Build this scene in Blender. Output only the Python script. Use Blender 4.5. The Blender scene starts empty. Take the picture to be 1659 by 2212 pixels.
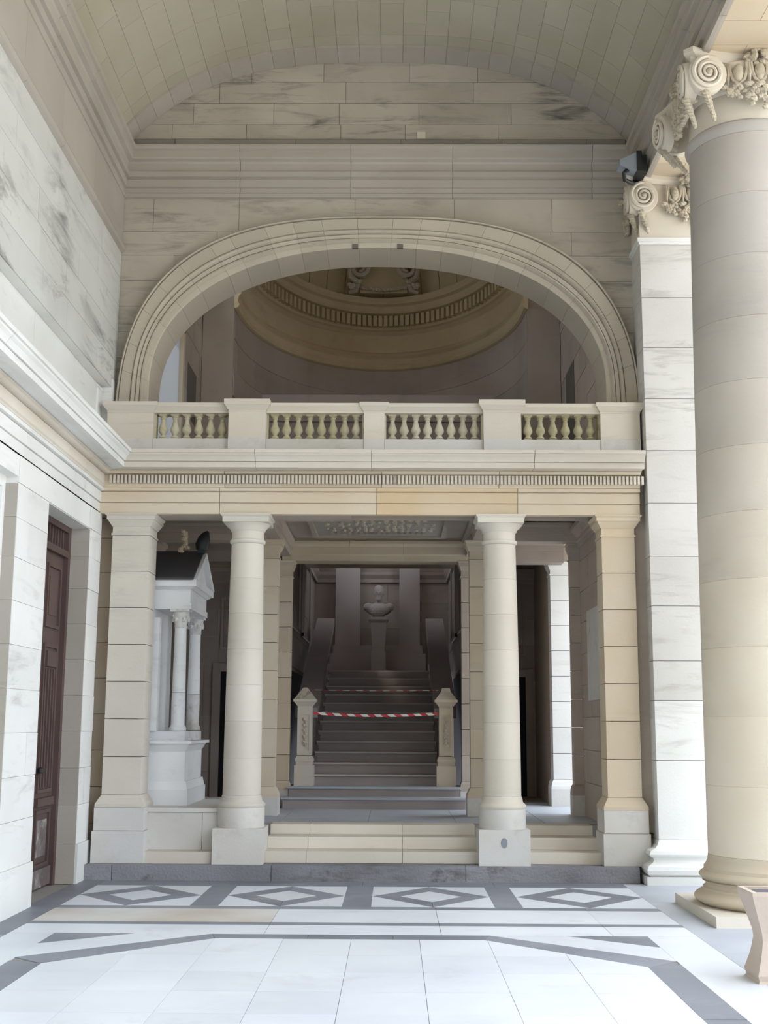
import bpy, bmesh, math, random
from mathutils import Vector, Matrix
PI = math.pi
random.seed(7)
SC = bpy.context.scene
COL = SC.collection

# ---------------------------------------------------------------- camera
cam = bpy.data.cameras.new('camera')
cam.sensor_fit = 'HORIZONTAL'; cam.sensor_width = 36.0
cam.lens = 36.0 * 2650 / 1659
cam.clip_start = 0.05; cam.clip_end = 400
camo = bpy.data.objects.new('camera', cam); COL.objects.link(camo)
camo.location = (0, 0, 1.65)
camo.rotation_euler = (PI / 2 + math.radians(9.82), -0.005, 0.0079)
SC.camera = camo

# ---------------------------------------------------------------- world and light
w = bpy.data.worlds.new('sky'); SC.world = w; w.use_nodes = True
wn = w.node_tree; wn.nodes.clear()
wo = wn.nodes.new('ShaderNodeOutputWorld'); bg = wn.nodes.new('ShaderNodeBackground')
tc = wn.nodes.new('ShaderNodeTexCoord'); sp = wn.nodes.new('ShaderNodeSeparateXYZ'); wn.links.new(tc.outputs['Generated'], sp.inputs[0])
ov = wn.nodes.new('ShaderNodeMath'); ov.operation = 'MULTIPLY_ADD'; ov.use_clamp = False       # overcast sky: (1 + 2 sin e) / 3
cl = wn.nodes.new('ShaderNodeMath'); cl.operation = 'MAXIMUM'; cl.inputs[1].default_value = 0.0; wn.links.new(sp.outputs[2], cl.inputs[0])
ov.inputs[1].default_value = 2 / 3 * 5.6; ov.inputs[2].default_value = 1 / 3 * 5.6; wn.links.new(cl.outputs[0], ov.inputs[0])
bg.inputs[0].default_value = (0.84, 0.91, 1.0, 1); wn.links.new(ov.outputs[0], bg.inputs[1])
wn.links.new(bg.outputs[0], wo.inputs[0])
sd = bpy.data.lights.new('sun', 'SUN'); sd.energy = 7.0; sd.angle = 0.01; sd.color = (1.0, 0.93, 0.80)
so = bpy.data.objects.new('sun', sd); COL.objects.link(so)
so.rotation_euler = Vector((0.50, -0.40, -0.95)).to_track_quat('-Z', 'Y').to_euler()
vs = SC.view_settings
vs.view_transform = 'Standard'; vs.look = 'None'; vs.gamma = 1.0; vs.use_curve_mapping = False
vs.exposure = 0.35

# ---------------------------------------------------------------- materials
MATS = {}
def stone(name, col, col2, dirt=(0.16, 0.14, 0.12), streak=0.3, th=0.56, rough=0.8, rnd=0.10, bump=0.15,
          sx=1.3, sz=8.0, blotch=0.0, spec=0.3, bluer=0.0):
    m = bpy.data.materials.new(name); m.use_nodes = True
    nt = m.node_tree; N = nt.nodes; L = nt.links; N.clear()
    out = N.new('ShaderNodeOutputMaterial'); b = N.new('ShaderNodeBsdfPrincipled')
    L.new(b.outputs[0], out.inputs[0])
    b.inputs['Roughness'].default_value = rough
    b.inputs['Specular IOR Level'].default_value = spec
    geo = N.new('ShaderNodeNewGeometry'); oi = N.new('ShaderNodeObjectInfo')
    # broad tone
    n1 = N.new('ShaderNodeTexNoise'); n1.inputs['Scale'].default_value = 0.9; n1.inputs['Detail'].default_value = 4
    L.new(geo.outputs['Position'], n1.inputs['Vector'])
    r1 = N.new('ShaderNodeValToRGB'); r1.color_ramp.elements[0].position = .38; r1.color_ramp.elements[1].position = .64
    L.new(n1.outputs['Fac'], r1.inputs[0])
    mx = N.new('ShaderNodeMix'); mx.data_type = 'RGBA'
    mx.inputs[6].default_value = (*col, 1); mx.inputs[7].default_value = (*col2, 1)
    L.new(r1.outputs[0], mx.inputs[0])
    # per piece tone
    mr = N.new('ShaderNodeMapRange'); mr.inputs[3].default_value = 1 - rnd; mr.inputs[4].default_value = 1 + rnd * .7
    L.new(oi.outputs['Random'], mr.inputs[0])
    hs = N.new('ShaderNodeHueSaturation')
    L.new(mx.outputs[2], hs.inputs['Color']); L.new(mr.outputs[0], hs.inputs['Value'])
    # bedding streaks
    mp = N.new('ShaderNodeMapping'); mp.inputs['Scale'].default_value = (sx, sx, sz)
    L.new(geo.outputs['Position'], mp.inputs[0])
    n2 = N.new('ShaderNodeTexNoise'); n2.inputs['Scale'].default_value = 1.0; n2.inputs['Detail'].default_value = 9
    n2.inputs['Roughness'].default_value = .68; n2.inputs['Distortion'].default_value = .6
    L.new(mp.outputs[0], n2.inputs['Vector'])
    r2 = N.new('ShaderNodeValToRGB'); r2.color_ramp.elements[0].position = th; r2.color_ramp.elements[1].position = min(.98, th + .2)
    L.new(n2.outputs['Fac'], r2.inputs[0])
    n3 = N.new('ShaderNodeTexNoise'); n3.inputs['Scale'].default_value = .55; n3.inputs['Detail'].default_value = 5
    L.new(geo.outputs['Position'], n3.inputs['Vector'])
    r3 = N.new('ShaderNodeValToRGB'); r3.color_ramp.elements[0].position = .42; r3.color_ramp.elements[1].position = .62
    L.new(n3.outputs['Fac'], r3.inputs[0])
    mu = N.new('ShaderNodeMath'); mu.operation = 'MULTIPLY'; L.new(r2.outputs[0], mu.inputs[0]); L.new(r3.outputs[0], mu.inputs[1])
    mu2 = N.new('ShaderNodeMath'); mu2.operation = 'MULTIPLY'; mu2.inputs[1].default_value = streak; L.new(mu.outputs[0], mu2.inputs[0])
    last = mu2.outputs[0]
    if blotch:
        n4 = N.new('ShaderNodeTexNoise'); n4.inputs['Scale'].default_value = 3.5; n4.inputs['Detail'].default_value = 8; n4.inputs['Roughness'].default_value = .7
        L.new(geo.outputs['Position'], n4.inputs['Vector'])
        r4 = N.new('ShaderNodeValToRGB'); r4.color_ramp.elements[0].position = .55; r4.color_ramp.elements[1].position = .66
        L.new(n4.outputs['Fac'], r4.inputs[0])
        ma = N.new('ShaderNodeMath'); ma.operation = 'MULTIPLY_ADD'; ma.inputs[1].default_value = blotch; ma.use_clamp = True
        L.new(r4.outputs[0], ma.inputs[0]); L.new(last, ma.inputs[2]); last = ma.outputs[0]
    md = N.new('ShaderNodeMix'); md.data_type = 'RGBA'; md.inputs[7].default_value = (*dirt, 1)
    L.new(last, md.inputs[0]); L.new(hs.outputs[0], md.inputs[6])
    L.new(md.outputs[2], b.inputs['Base Color'])
    nb = N.new('ShaderNodeTexNoise'); nb.inputs['Scale'].default_value = 38; nb.inputs['Detail'].default_value = 6
    L.new(geo.outputs['Position'], nb.inputs['Vector'])
    bp = N.new('ShaderNodeBump'); bp.inputs['Strength'].default_value = bump; bp.inputs['Distance'].default_value = .01
    L.new(nb.outputs['Fac'], bp.inputs['Height']); L.new(bp.outputs[0], b.inputs['Normal'])
    MATS[name] = m; return m
def flat(name, col, rough=.6, metal=0.0, spec=.4):
    m = bpy.data.materials.new(name); m.use_nodes = True
    b = m.node_tree.nodes['Principled BSDF']; b.inputs['Base Color'].default_value = (*col, 1)
    b.inputs['Roughness'].default_value = rough; b.inputs['Metallic'].default_value = metal
    b.inputs['Specular IOR Level'].default_value = spec
    MATS[name] = m; return m

M_VAULT = stone('vault_limestone', (.455, .425, .34), (.42, .385, .295), streak=.12, rnd=.06)
M_BACK = stone('weathered_limestone', (.51, .465, .395), (.43, .385, .325), dirt=(.13, .12, .11), streak=1.0, th=.50, rnd=.09, blotch=.10)
M_WARM = stone('warm_limestone', (.65, .57, .45), (.62, .51, .37), dirt=(.42, .30, .16), streak=.25, rnd=.08)
M_PALE = stone('pale_limestone', (.68, .63, .55), (.64, .58, .49), streak=.28, th=.56, rnd=.06)
M_BASE = stone('grey_plinth_stone', (.66, .65, .63), (.60, .57, .52), streak=.28, rnd=.06, blotch=.14, sz=2.0)
M_VOUS = stone('arch_limestone', (.47, .425, .35), (.52, .46, .37), streak=.35, rnd=.04)
M_WHITE = stone('white_veined_stone', (.80, .80, .78), (.74, .74, .71), dirt=(.38, .37, .36), streak=.75, th=.55, rnd=.05, sx=.9, sz=5, rough=.6)
M_VEIN = stone('veined_upper_stone', (.66, .665, .64), (.60, .60, .57), dirt=(.14, .13, .13), streak=1.0, th=.50, rnd=.05, sx=1.0, sz=4.5, rough=.7)
def _mix(a, b, t): return tuple(p + (q - p) * t for p, q in zip(a, b))
M_DRUMS = []
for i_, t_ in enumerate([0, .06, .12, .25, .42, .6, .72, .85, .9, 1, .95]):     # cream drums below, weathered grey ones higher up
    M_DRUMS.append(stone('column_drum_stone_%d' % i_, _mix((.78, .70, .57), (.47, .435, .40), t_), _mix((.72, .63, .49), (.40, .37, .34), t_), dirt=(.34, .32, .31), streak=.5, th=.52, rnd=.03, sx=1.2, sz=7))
M_PIERU = stone('grey_pier_stone', (.62, .60, .57), (.56, .54, .51), streak=.5, th=.52, rnd=.05)
M_GRIME = stone('grimy_limestone', (.33, .30, .265), (.27, .245, .22), streak=.6, th=.5, rnd=.06)
M_OCHRE = stone('ochre_stained_stone', (.66, .54, .38), (.64, .47, .27), dirt=(.56, .38, .16), streak=.4, th=.5, rnd=.03, sx=1.5, sz=2)
M_CREAM = stone('cream_limestone', (.655, .61, .535), (.60, .555, .48), dirt=(.36, .33, .30), streak=.45, th=.52, rnd=.06, sx=1.2, sz=9)
M_STAINT = stone('stained_marble', (.70, .70, .70), (.58, .52, .45), dirt=(.42, .38, .33), streak=.7, th=.48, rnd=.03, rough=.45, sx=1, sz=1)
M_GREYV = stone('drab_limestone', (.45, .41, .365), (.41, .37, .32), streak=.25, rnd=.05)
M_INNER = stone('porch_limestone', (.50, .44, .38), (.44, .37, .31), streak=.35, rnd=.08, blotch=.10)
M_DIM = stone('hall_and_shade_stone', (.36, .31, .28), (.31, .26, .23), streak=.4, rnd=.08, blotch=.15)  # hall stone; in the side bays its dark tone stands in for shade
M_STAIR = stone('stair_stone', (.40, .35, .34), (.35, .31, .30), streak=.3, rnd=.07, sz=2)
M_NOSE = stone('pale_stair_nosing', (.56, .50, .46), (.46, .41, .38), streak=.4, rnd=.08, sz=2)  # paler than the steps, to set off their edges
M_APSE = stone('ochre_plaster', (.68, .56, .37), (.62, .50, .31), streak=.35, rnd=.05, blotch=.1)
M_COLG = stone('big_column_stone', (.46, .43, .395), (.40, .37, .34), streak=.55, th=.5, rnd=.05, sx=1.2, sz=7, dirt=(.40, .37, .35))
M_BALU = stone('lichen_stone', (.60, .56, .44), (.46, .42, .26), dirt=(.08, .07, .06), streak=.7, th=.54, rnd=.1, blotch=.2, sx=6, sz=9)
M_CARV = stone('weathered_carving', (.66, .60, .50), (.50, .44, .34), dirt=(.06, .05, .05), streak=.85, th=.50, rnd=.05, blotch=.40, sx=9, sz=9)
M_KERB = stone('dark_granite', (.29, .29, .31), (.20, .20, .215), dirt=(.07, .065, .06), streak=.8, th=.48, rnd=.14, blotch=.6, sx=3, sz=14, bump=.9)
M_PEEL = stone('peeling_door_paint', (.20, .17, .16), (.13, .10, .095), dirt=(.62, .60, .57), streak=.9, th=.46, blotch=.8, rnd=.05, sx=5, sz=4)
M_TILEW = stone('white_marble', (.76, .79, .84), (.69, .72, .78), dirt=(.46, .45, .47), streak=.55, th=.53, rnd=.06, rough=.42, sx=1.6, sz=1, bump=.03)
M_TILEG = stone('grey_marble', (.26, .275, .32), (.20, .215, .25), dirt=(.42, .42, .43), streak=.6, th=.5, blotch=.12, rnd=.16, rough=.45, sx=2, sz=1, bump=.05)
M_TILEB = stone('bluish_paving', (.50, .53, .58), (.42, .45, .50), dirt=(.30, .30, .32), streak=.4, rnd=.06, rough=.5, sx=1.5, sz=1, bump=.05)
M_GROUT = flat('joint_mortar', (.30, .28, .26), .95)
M_GROUTD = flat('dark_joint', (.16, .14, .12), .95)
M_TOMB = stone('tomb_stone', (.76, .77, .78), (.70, .71, .72), streak=.25, rnd=.05)
M_TOMBC = stone('chipped_tomb_stone', (.70, .71, .74), (.58, .56, .50), dirt=(.22, .21, .22), streak=.6, th=.5, blotch=.35, rnd=.02, sx=5, sz=5)
M_SLATE = flat('slate', (.055, .052, .055), .6)
M_WOOD = stone('dark_door_wood', (.115, .075, .068), (.085, .055, .05), dirt=(.42, .38, .36), streak=.20, th=.62, rnd=.08, rough=.55, sx=9, sz=.8)
M_DARK = flat('black_door_and_darkness', (.006, .006, .009), .8)  # near-black: porch doors, and sheets standing in for darkness beside the stairs
M_IRON = flat('dark_iron', (.03, .032, .035), .5, .3)
M_LEADG = flat('grey_metal_housing', (.34, .38, .44), .45, .2)
M_PLANT = stone('planter_concrete', (.60, .50, .42), (.52, .43, .36), streak=.15, blotch=.08, sx=3, sz=3)
M_SOIL = flat('planter_soil', (.12, .11, .13), .95)
M_BUST = stone('bust_stone', (.40, .36, .34), (.34, .30, .28), streak=.3)
M_COURT = stone('courtyard_gravel', (.62, .58, .50), (.56, .52, .45), streak=.1)

def tape_mat():
    m = bpy.data.materials.new('striped_tape'); m.use_nodes = True; nt = m.node_tree; N = nt.nodes; L = nt.links
    b = N['Principled BSDF']; g = N.new('ShaderNodeNewGeometry'); s = N.new('ShaderNodeSeparateXYZ'); L.new(g.outputs['Position'], s.inputs[0])
    a = N.new('ShaderNodeMath'); a.operation = 'MULTIPLY_ADD'; a.inputs[1].default_value = 5.3; a.inputs[2].default_value = 20.0; L.new(s.outputs[0], a.inputs[0])
    z = N.new('ShaderNodeMath'); z.operation = 'MULTIPLY_ADD'; z.inputs[1].default_value = 7; L.new(s.outputs[2], z.inputs[0]); L.new(a.outputs[0], z.inputs[2])
    f = N.new('ShaderNodeMath'); f.operation = 'FRACT'; L.new(z.outputs[0], f.inputs[0])
    gt = N.new('ShaderNodeMath'); gt.operation = 'GREATER_THAN'; gt.inputs[1].default_value = .5; L.new(f.outputs[0], gt.inputs[0])
    mx = N.new('ShaderNodeMix'); mx.data_type = 'RGBA'; mx.inputs[6].default_value = (.85, .84, .80, 1); mx.inputs[7].default_value = (.62, .03, .05, 1)
    L.new(gt.outputs[0], mx.inputs[0]); L.new(mx.outputs[2], b.inputs['Base Color']); b.inputs['Roughness'].default_value = .4
    return m
M_TAPE = tape_mat()
def pane_mat():
    m = bpy.data.materials.new('frosted_pane'); m.use_nodes = True; nt = m.node_tree; N = nt.nodes; L = nt.links; N.clear()
    o = N.new('ShaderNodeOutputMaterial'); t = N.new('ShaderNodeBsdfTranslucent'); t.inputs[0].default_value = (.38, .39, .40, 1)
    d = N.new('ShaderNodeBsdfDiffuse'); d.inputs[0].default_value = (.5, .52, .54, 1)
    x = N.new('ShaderNodeMixShader'); x.inputs[0].default_value = .35; L.new(t.outputs[0], x.inputs[1]); L.new(d.outputs[0], x.inputs[2]); L.new(x.outputs[0], o.inputs[0])
    return m
M_PANE = pane_mat()
def glass_mat():
    m = bpy.data.materials.new('window_glass'); m.use_nodes = True
    b = m.node_tree.nodes['Principled BSDF']; b.inputs['Base Color'].default_value = (.75, .86, .80, 1)
    b.inputs['Roughness'].default_value = .12; b.inputs['Specular IOR Level'].default_value = .8
    return m
M_GLASS = glass_mat()

# ---------------------------------------------------------------- helpers
ROOT = {}
def rootloc(p):
    return ROOT.get(p.name, Vector((0, 0, 0))) if p else Vector((0, 0, 0))
def mesh(name, verts, faces, mat, parent=None, smooth=None, loc=None):
    off = rootloc(parent) if parent else (Vector(loc) if loc else Vector((0, 0, 0)))
    me = bpy.data.meshes.new(name)
    me.from_pydata([(v[0] - off.x, v[1] - off.y, v[2] - off.z) for v in verts], [], faces)
    me.materials.append(mat)
    bm = bmesh.new(); bm.from_mesh(me); bmesh.ops.recalc_face_normals(bm, faces=bm.faces); bm.to_mesh(me); bm.free()
    if smooth is not None:
        me.shade_smooth(); me.set_sharp_from_angle(angle=math.radians(smooth))
    o = bpy.data.objects.new(name, me); COL.objects.link(o)
    if parent: o.parent = parent; ROOT[o.name] = off
    else:
        o.location = off; ROOT[o.name] = off
    return o
def thing(name, label, cat, loc, group=None):
    o = bpy.data.objects.new(name, None); COL.objects.link(o); o.location = loc
    o.empty_display_size = .1; o['label'] = label; o['category'] = cat
    if group: o['group'] = group
    ROOT[o.name] = Vector(loc); return o
def tag(o, label, cat, group=None):
    o['label'] = label; o['category'] = cat
    if group: o['group'] = group
    return o
def struct(name, loc=(0, 0, 0)):
    o = bpy.data.objects.new(name, None); COL.objects.link(o); o.location = loc; o['kind'] = 'structure'
    ROOT[o.name] = Vector(loc); return o
def S(o): o['kind'] = 'structure'; return o

BF = [(0, 1, 3, 2), (4, 6, 7, 5), (0, 4, 5, 1), (2, 3, 7, 6), (0, 2, 6, 4), (1, 5, 7, 3)]
class G:
    """collects shapes, then builds ONE mesh object"""
    def __init__(s): s.v = []; s.f = []
    def add(s, v, f):
        n = len(s.v); s.v += [tuple(p) for p in v]; s.f += [tuple(i + n for i in q) for q in f]; return s
    def box(s, x0, x1, y0, y1, z0, z1):
        return s.add([(x, y, z) for x in (x0, x1) for y in (y0, y1) for z in (z0, z1)], BF)
    def frustum(s, a, za, b, zb):
        """a,b = (x0,x1,y0,y1) at the heights za, zb"""
        v = [(a[0], a[2], za), (a[1], a[2], za), (a[1], a[3], za), (a[0], a[3], za), (b[0], b[2], zb), (b[1], b[2], zb), (b[1], b[3], zb), (b[0], b[3], zb)]
        return s.add(v, [(3, 2, 1, 0), (4, 5, 6, 7), (0, 1, 5, 4), (1, 2, 6, 5), (2, 3, 7, 6), (3, 0, 4, 7)])
    def lathe(s, prof, cx, cy, seg=32, a0=0, a1=2 * PI, cap=True):
        n = len(prof); full = abs(a1 - a0 - 2 * PI) < 1e-6; m = seg if full else seg + 1
        v = []; f = []
        for i in range(m):
            a = a0 + (a1 - a0) * i / seg
            for r, z in prof: v.append((cx + r * math.cos(a), cy + r * math.sin(a), z))
        for i in range(seg):
            j = (i + 1) % m
            for k in range(n - 1): f.append((i * n + k, j * n + k, j * n + k + 1, i * n + k + 1))
        if cap and full:
            f.append(tuple(i * n for i in range(m))[::-1]); f.append(tuple(i * n + n - 1 for i in range(m)))
        return s.add(v, f)
    def tube(s, pts, r, seg=8, flat=1.0):
        pts = [Vector(p) for p in pts]; v = []; f = []; n = len(pts)
        rr = r if isinstance(r, (list, tuple)) else [r] * n
        up = Vector((0, 0, 1)); prev = None
        for i, p in enumerate(pts):
            t = (pts[min(i + 1, n - 1)] - pts[max(i - 1, 0)]).normalized()
            a = t.cross(up) if prev is None else prev - t * prev.dot(t)
            if a.length < 1e-4: a = t.cross(Vector((1, 0, 0)))
            a.normalize(); prev = a; b = t.cross(a)
            for k in range(seg):
                q = 2 * PI * k / seg; v.append(p + (a * math.cos(q) + b * math.sin(q) * flat) * rr[i])
        for i in range(n - 1):
            for k in range(seg): f.append((i * seg + k, i * seg + (k + 1) % seg, (i + 1) * seg + (k + 1) % seg, (i + 1) * seg + k))
        f.append(tuple(range(seg))[::-1]); f.append(tuple((n - 1) * seg + k for k in range(seg)))
        return s.add(v, f)
    def blob(s, c, r, seed=0, n=6, m=5, jit=.16):
        """small lumpy ellipsoid, r = (rx,ry,rz)"""
        rnd = random.Random(seed); v = []; f = []
        for i in range(1, m):
            th = PI * i / m
            for k in range(n):
                q = 2 * PI * k / n + i * .3; j = 1 + rnd.uniform(-jit, jit)
                v.append((c[0] + r[0] * j * math.sin(th) * math.cos(q), c[1] + r[1] * j * math.sin(th) * math.sin(q), c[2] + r[2] * j * math.cos(th)))
        for i in range(m - 2):
            for k in range(n): f.append((i * n + k, i * n + (k + 1) % n, (i + 1) * n + (k + 1) % n, (i + 1) * n + k))
        f.append(tuple(range(n))[::-1]); f.append(tuple((m - 2) * n + k for k in range(n)))
        return s.add(v, f)
    def prism(s, poly, fn, w0, w1):
        """2D polygon (u,v) given thickness w0..w1 through fn(u,v,w)"""
        n = len(poly)
        v = [fn(a, b, w0) for a, b in poly] + [fn(a, b, w1) for a, b in poly]
        f = [tuple(range(n)), tuple(range(n, 2 * n))[::-1]] + [(i, (i + 1) % n, (i + 1) % n + n, i + n) for i in range(n)]
        return s.add(v, f)
    def make(s, name, mat, parent=None, smooth=None, loc=None):
        return mesh(name, s.v, s.f, mat, parent, smooth, loc)

def vadd(p, d, k): return (p[0] + d[0] * k, p[1] + d[1] * k)
def normal(a, b):
    dx, dy = b[0] - a[0], b[1] - a[1]; l = math.hypot(dx, dy); return (dy / l, -dx / l)
def piece(p0, e0, p1, e1, prof, back=None):
    """sweep of profile [(d,z)] from p0 (offset vector e0 per unit d) to p1"""
    pr = list(prof)
    v = [(p0[0] + e0[0] * d, p0[1] + e0[1] * d, z) for d, z in pr] + [(p1[0] + e1[0] * d, p1[1] + e1[1] * d, z) for d, z in pr]
    n = len(pr); f = [(i, i + 1, n + i + 1, n + i) for i in range(n - 1)] + [(n - 1, 0, n, 2 * n - 1)]
    f += [tuple(range(n))[::-1], tuple(range(n, 2 * n))]
    return v, f
def run(path, prof, name, mat, parent, lens=(1.1, .8, 1.3), gap=.005, seed=0, depth=.12, smooth=None, mat0=None):
    """moulding along path (normal to the right) cut into stones"""
    rnd = random.Random(seed); prof = [(-depth, prof[0][1])] + list(prof) + [(-depth, prof[-1][1])]
    ns = [normal(path[i], path[i + 1]) for i in range(len(path) - 1)]
    def ev(i):
        if i == 0: return ns[0]
        if i == len(path) - 1: return ns[-1]
        a, b = ns[i - 1], ns[i]; k = 1 + a[0] * b[0] + a[1] * b[1]; return ((a[0] + b[0]) / k, (a[1] + b[1]) / k)
    for i in range(len(path) - 1):
        a, b = path[i], path[i + 1]; L = math.hypot(b[0] - a[0], b[1] - a[1]); d = ((b[0] - a[0]) / L, (b[1] - a[1]) / L)
        cuts = [0]
        while True:
            nx = cuts[-1] + rnd.choice(lens) * rnd.uniform(.9, 1.1)
            if nx > L - .45: break
            cuts.append(nx)
        cuts.append(L)
        for k in range(len(cuts) - 1):
            s0 = cuts[k] + (gap / 2 if k else 0); s1 = cuts[k + 1] - (gap / 2 if k < len(cuts) - 2 else 0)
            e0 = ev(i) if k == 0 else ns[i]; e1 = ev(i + 1) if k == len(cuts) - 2 else ns[i]
            v, f = piece(vadd(a, d, s0), e0, vadd(a, d, s1), e1, prof)
            mesh(name, v, f, (mat0 if (mat0 and i == 0) else mat), parent, smooth)

def clip(poly, a, b, c):
    """keep a*x+b*y<=c"""
    out = []
    for i in range(len(poly)):
        p, q = poly[i], poly[(i + 1) % len(poly)]
        fp, fq = a * p[0] + b * p[1] - c, a * q[0] + b * q[1] - c
        if fp <= 0: out.append(p)
        if fp * fq < 0:
            t = fp / (fp - fq); out.append((p[0] + (q[0] - p[0]) * t, p[1] + (q[1] - p[1]) * t))
    return out

def courses(parent, fn, u0, u1, zs, mat, name='stone_block', lo=None, hi=None, holes=(), lens=(.6, .9, 1.15), gap=.006, proud=.012, seed=1, back=.0, jit=.003):
    """ashlar wall: blocks between u0 and u1, courses at the heights zs, cut by lo(u) / hi(u) and by holes (u0,u1,z0,z1)"""
    rnd = random.Random(seed)
    for ci in range(len(zs) - 1):
        z0, z1 = zs[ci], zs[ci + 1]
        cuts = [u0]; x = u0 + rnd.choice(lens) * rnd.uniform(.4, 1)
        hc = sorted([h[0] for h in holes if h[2] < z1 - .01 and h[3] > z0 + .01] + [h[1] for h in holes if h[2] < z1 - .01 and h[3] > z0 + .01])
        while x < u1 - .22:
            if all(abs(x - h) > .18 for h in hc): cuts.append(x)
            x += rnd.choice(lens) * rnd.uniform(.85, 1.15)
        cuts = sorted(cuts + [h for h in hc if u0 < h < u1] + [u1])
        for k in range(len(cuts) - 1):
            a, b = cuts[k] + gap / 2, cuts[k + 1] - gap / 2
            if b - a < .02: continue
            mid = (a + b) / 2; za, zb = z0 + gap / 2, z1 - gap / 2; skip = False
            for h in holes:
                if h[0] - .01 < mid < h[1] + .01 and h[2] < z1 - .005 and h[3] > z0 + .005:
                    if h[2] <= z0 + .02 and h[3] >= z1 - .02: skip = True
                    elif h[2] <= z0 + .02: za = max(za, h[3])
                    elif h[3] >= z1 - .02: zb = min(zb, h[2])
            if skip or zb - za < .02: continue
            w = proud + rnd.uniform(-jit, jit)
            if lo is None and hi is None: polys = [[(a, za), (b, za), (b, zb), (a, zb)]]
            else:
                n = max(2, int((b - a) / .05)); us = [a + (b - a) * i / n for i in range(n + 1)]
                B = [max(za, lo(u)) if lo else za for u in us]; T = [min(zb, hi(u)) if hi else zb for u in us]
                polys = []; cur = []
                for u, l, t in zip(us, B, T):
                    if t - l > .004: cur.append((u, l, t))
                    else:
                        if len(cur) > 1: polys.append(cur)
                        cur = []
                if len(cur) > 1: polys.append(cur)
                polys = [[(u, l) for u, l, t in c] + [(u, t) for u, l, t in reversed(c)] for c in polys]
            for p in polys:
                G().prism(p, fn, back, w).make(name, mat, parent)

def copy_tree(o, parent=None, dx=(0, 0, 0)):
    c = o.copy(); COL.objects.link(c); c.parent = parent
    if parent is None: c.location = o.location + Vector(dx); ROOT[c.name] = c.location.copy()
    for ch in list(o.children): copy_tree(ch, c)
    return c

# wall frames: fn(u,z,w) with w pointing out of the wall
def wX(X): return lambda u, z, w: (X + w, u, z)        # wall facing +x, u = y
def wXn(X): return lambda u, z, w: (X - w, u, z)       # wall facing -x
def wY(Y): return lambda u, z, w: (u, Y - w, z)        # wall facing the camera
def frange(a, b, s):
    n = max(1, round((b - a) / s)); return [a + (b - a) * i / n for i in range(n + 1)]

# ================================================================ SETTING
XL, XU = -3.33, -3.31          # left wall: lower plane, upper plane
CX = -.34                      # middle of the paved bay
# ---- floor
floor = S(mesh('floor', *(lambda g: (g.v, g.f))(G().box(-4.2, 5.2, -6, 13.9, -.3, -.006)), M_GROUT))
def slab(poly, mat, name='paving_slab', g=.0025):
    cx = sum(p[0] for p in poly) / len(poly); cy = sum(p[1] for p in poly) / len(poly)
    q = []
    for x, y in poly:
        l = math.hypot(x - cx, y - cy); k = max(0, 1 - g / l); q.append((cx + (x - cx) * k, cy + (y - cy) * k))
    G().prism(q, lambda u, v, ww: (u, v, ww), -.03, random.uniform(-.0008, .0008)).make(name, mat, floor)
def rect(x0, x1, y0, y1, mat): slab([(x0, y0), (x1, y0), (x1, y1), (x0, y1)], mat)
ys = frange(5.5, 13.56, 1.15)
for i in range(len(ys) - 1):
    rect(-3.34, -3.06, ys[i], ys[i + 1], M_TILEG)
ys = frange(5.5, 13.44, 1.32)
for i in range(len(ys) - 1):
    rect(2.42, 3.3, ys[i], ys[i + 1], M_TILEB); rect(3.3, 4.2, ys[i], ys[i + 1], M_TILEB); rect(4.2, 5.2, ys[i], ys[i + 1], M_TILEB)
xs = frange(-3.06, 2.42, 1.4)
for i in range(len(xs) - 1): rect(xs[i], xs[i + 1], 13.12, 13.56, M_TILEG)
cells = [(-3.06, -1.87), (-1.61, -.47), (-.205, .935), (1.19, 2.42)]
for (a, b), (c, d) in zip(cells[:-1], cells[1:]): rect(b, c, 11.70, 13.12, M_TILEG)
for a, b in cells:
    y0, y1 = 11.70, 13.12; mx, my = (a + b) / 2, (y0 + y1) / 2; k = .52
    o = [(a, my), (mx, y1), (b, my), (mx, y0)]; n = [(mx + (x - mx) * k, my + (y - my) * k) for x, y in o]
    slab([(a, y0), (mx, y0), (a, my)], M_TILEW); slab([(mx, y0), (b, y0), (b, my)], M_TILEW)
    slab([(a, my), (mx, y1), (a, y1)], M_TILEW); slab([(b, my), (b, y1), (mx, y1)], M_TILEW)
    for i in range(4): slab([o[i], o[(i + 1) % 4], n[(i + 1) % 4], n[i]], M_TILEG)
    slab(n, M_TILEW)
cut = [-3.06, -1.03, .385, 1.75, 2.42]
for a, b in zip(cut[:-1], cut[1:]):
    rect(a, b, 11.53, 11.70, M_TILEG); rect(a, b, 10.79, 11.53, M_STAINT if a < -3 else M_TILEW)
    rect(a, b, 10.64, 10.79, M_TILEG); rect(a, b, 10.19, 10.64, M_TILEW)
for i, (a, b) in enumerate([(10.19, 8.6), (8.6, 7.1), (7.1, 5.5)]):
    rect(-3.06, CX - 2.36, b, a, M_TILEW); rect(CX + 2.36, 2.42, b, a, M_TILEW)
for s in (-1, 1):
    P = lambda pts: [(CX + s * x, y) for x, y in pts]
    slab(P([(1.71, 10.19), (2.36, 10.19), (2.36, 9.70)]), M_TILEG)
    slab(P([(1.71, 10.19), (1.10, 10.19), (2.36, 9.15), (2.36, 9.70)]), M_TILEW)
    slab(P([(1.10, 10.19), (1.05, 9.98), (2.11, 8.93), (2.36, 9.15)]), M_TILEG)
    for b, a in ((7.4, 9.04), (5.5, 7.4)):
        slab(P([(2.11, b), (2.36, b), (2.36, min(a, 9.15)), (2.11, min(a, 8.93))]), M_TILEG)
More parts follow.
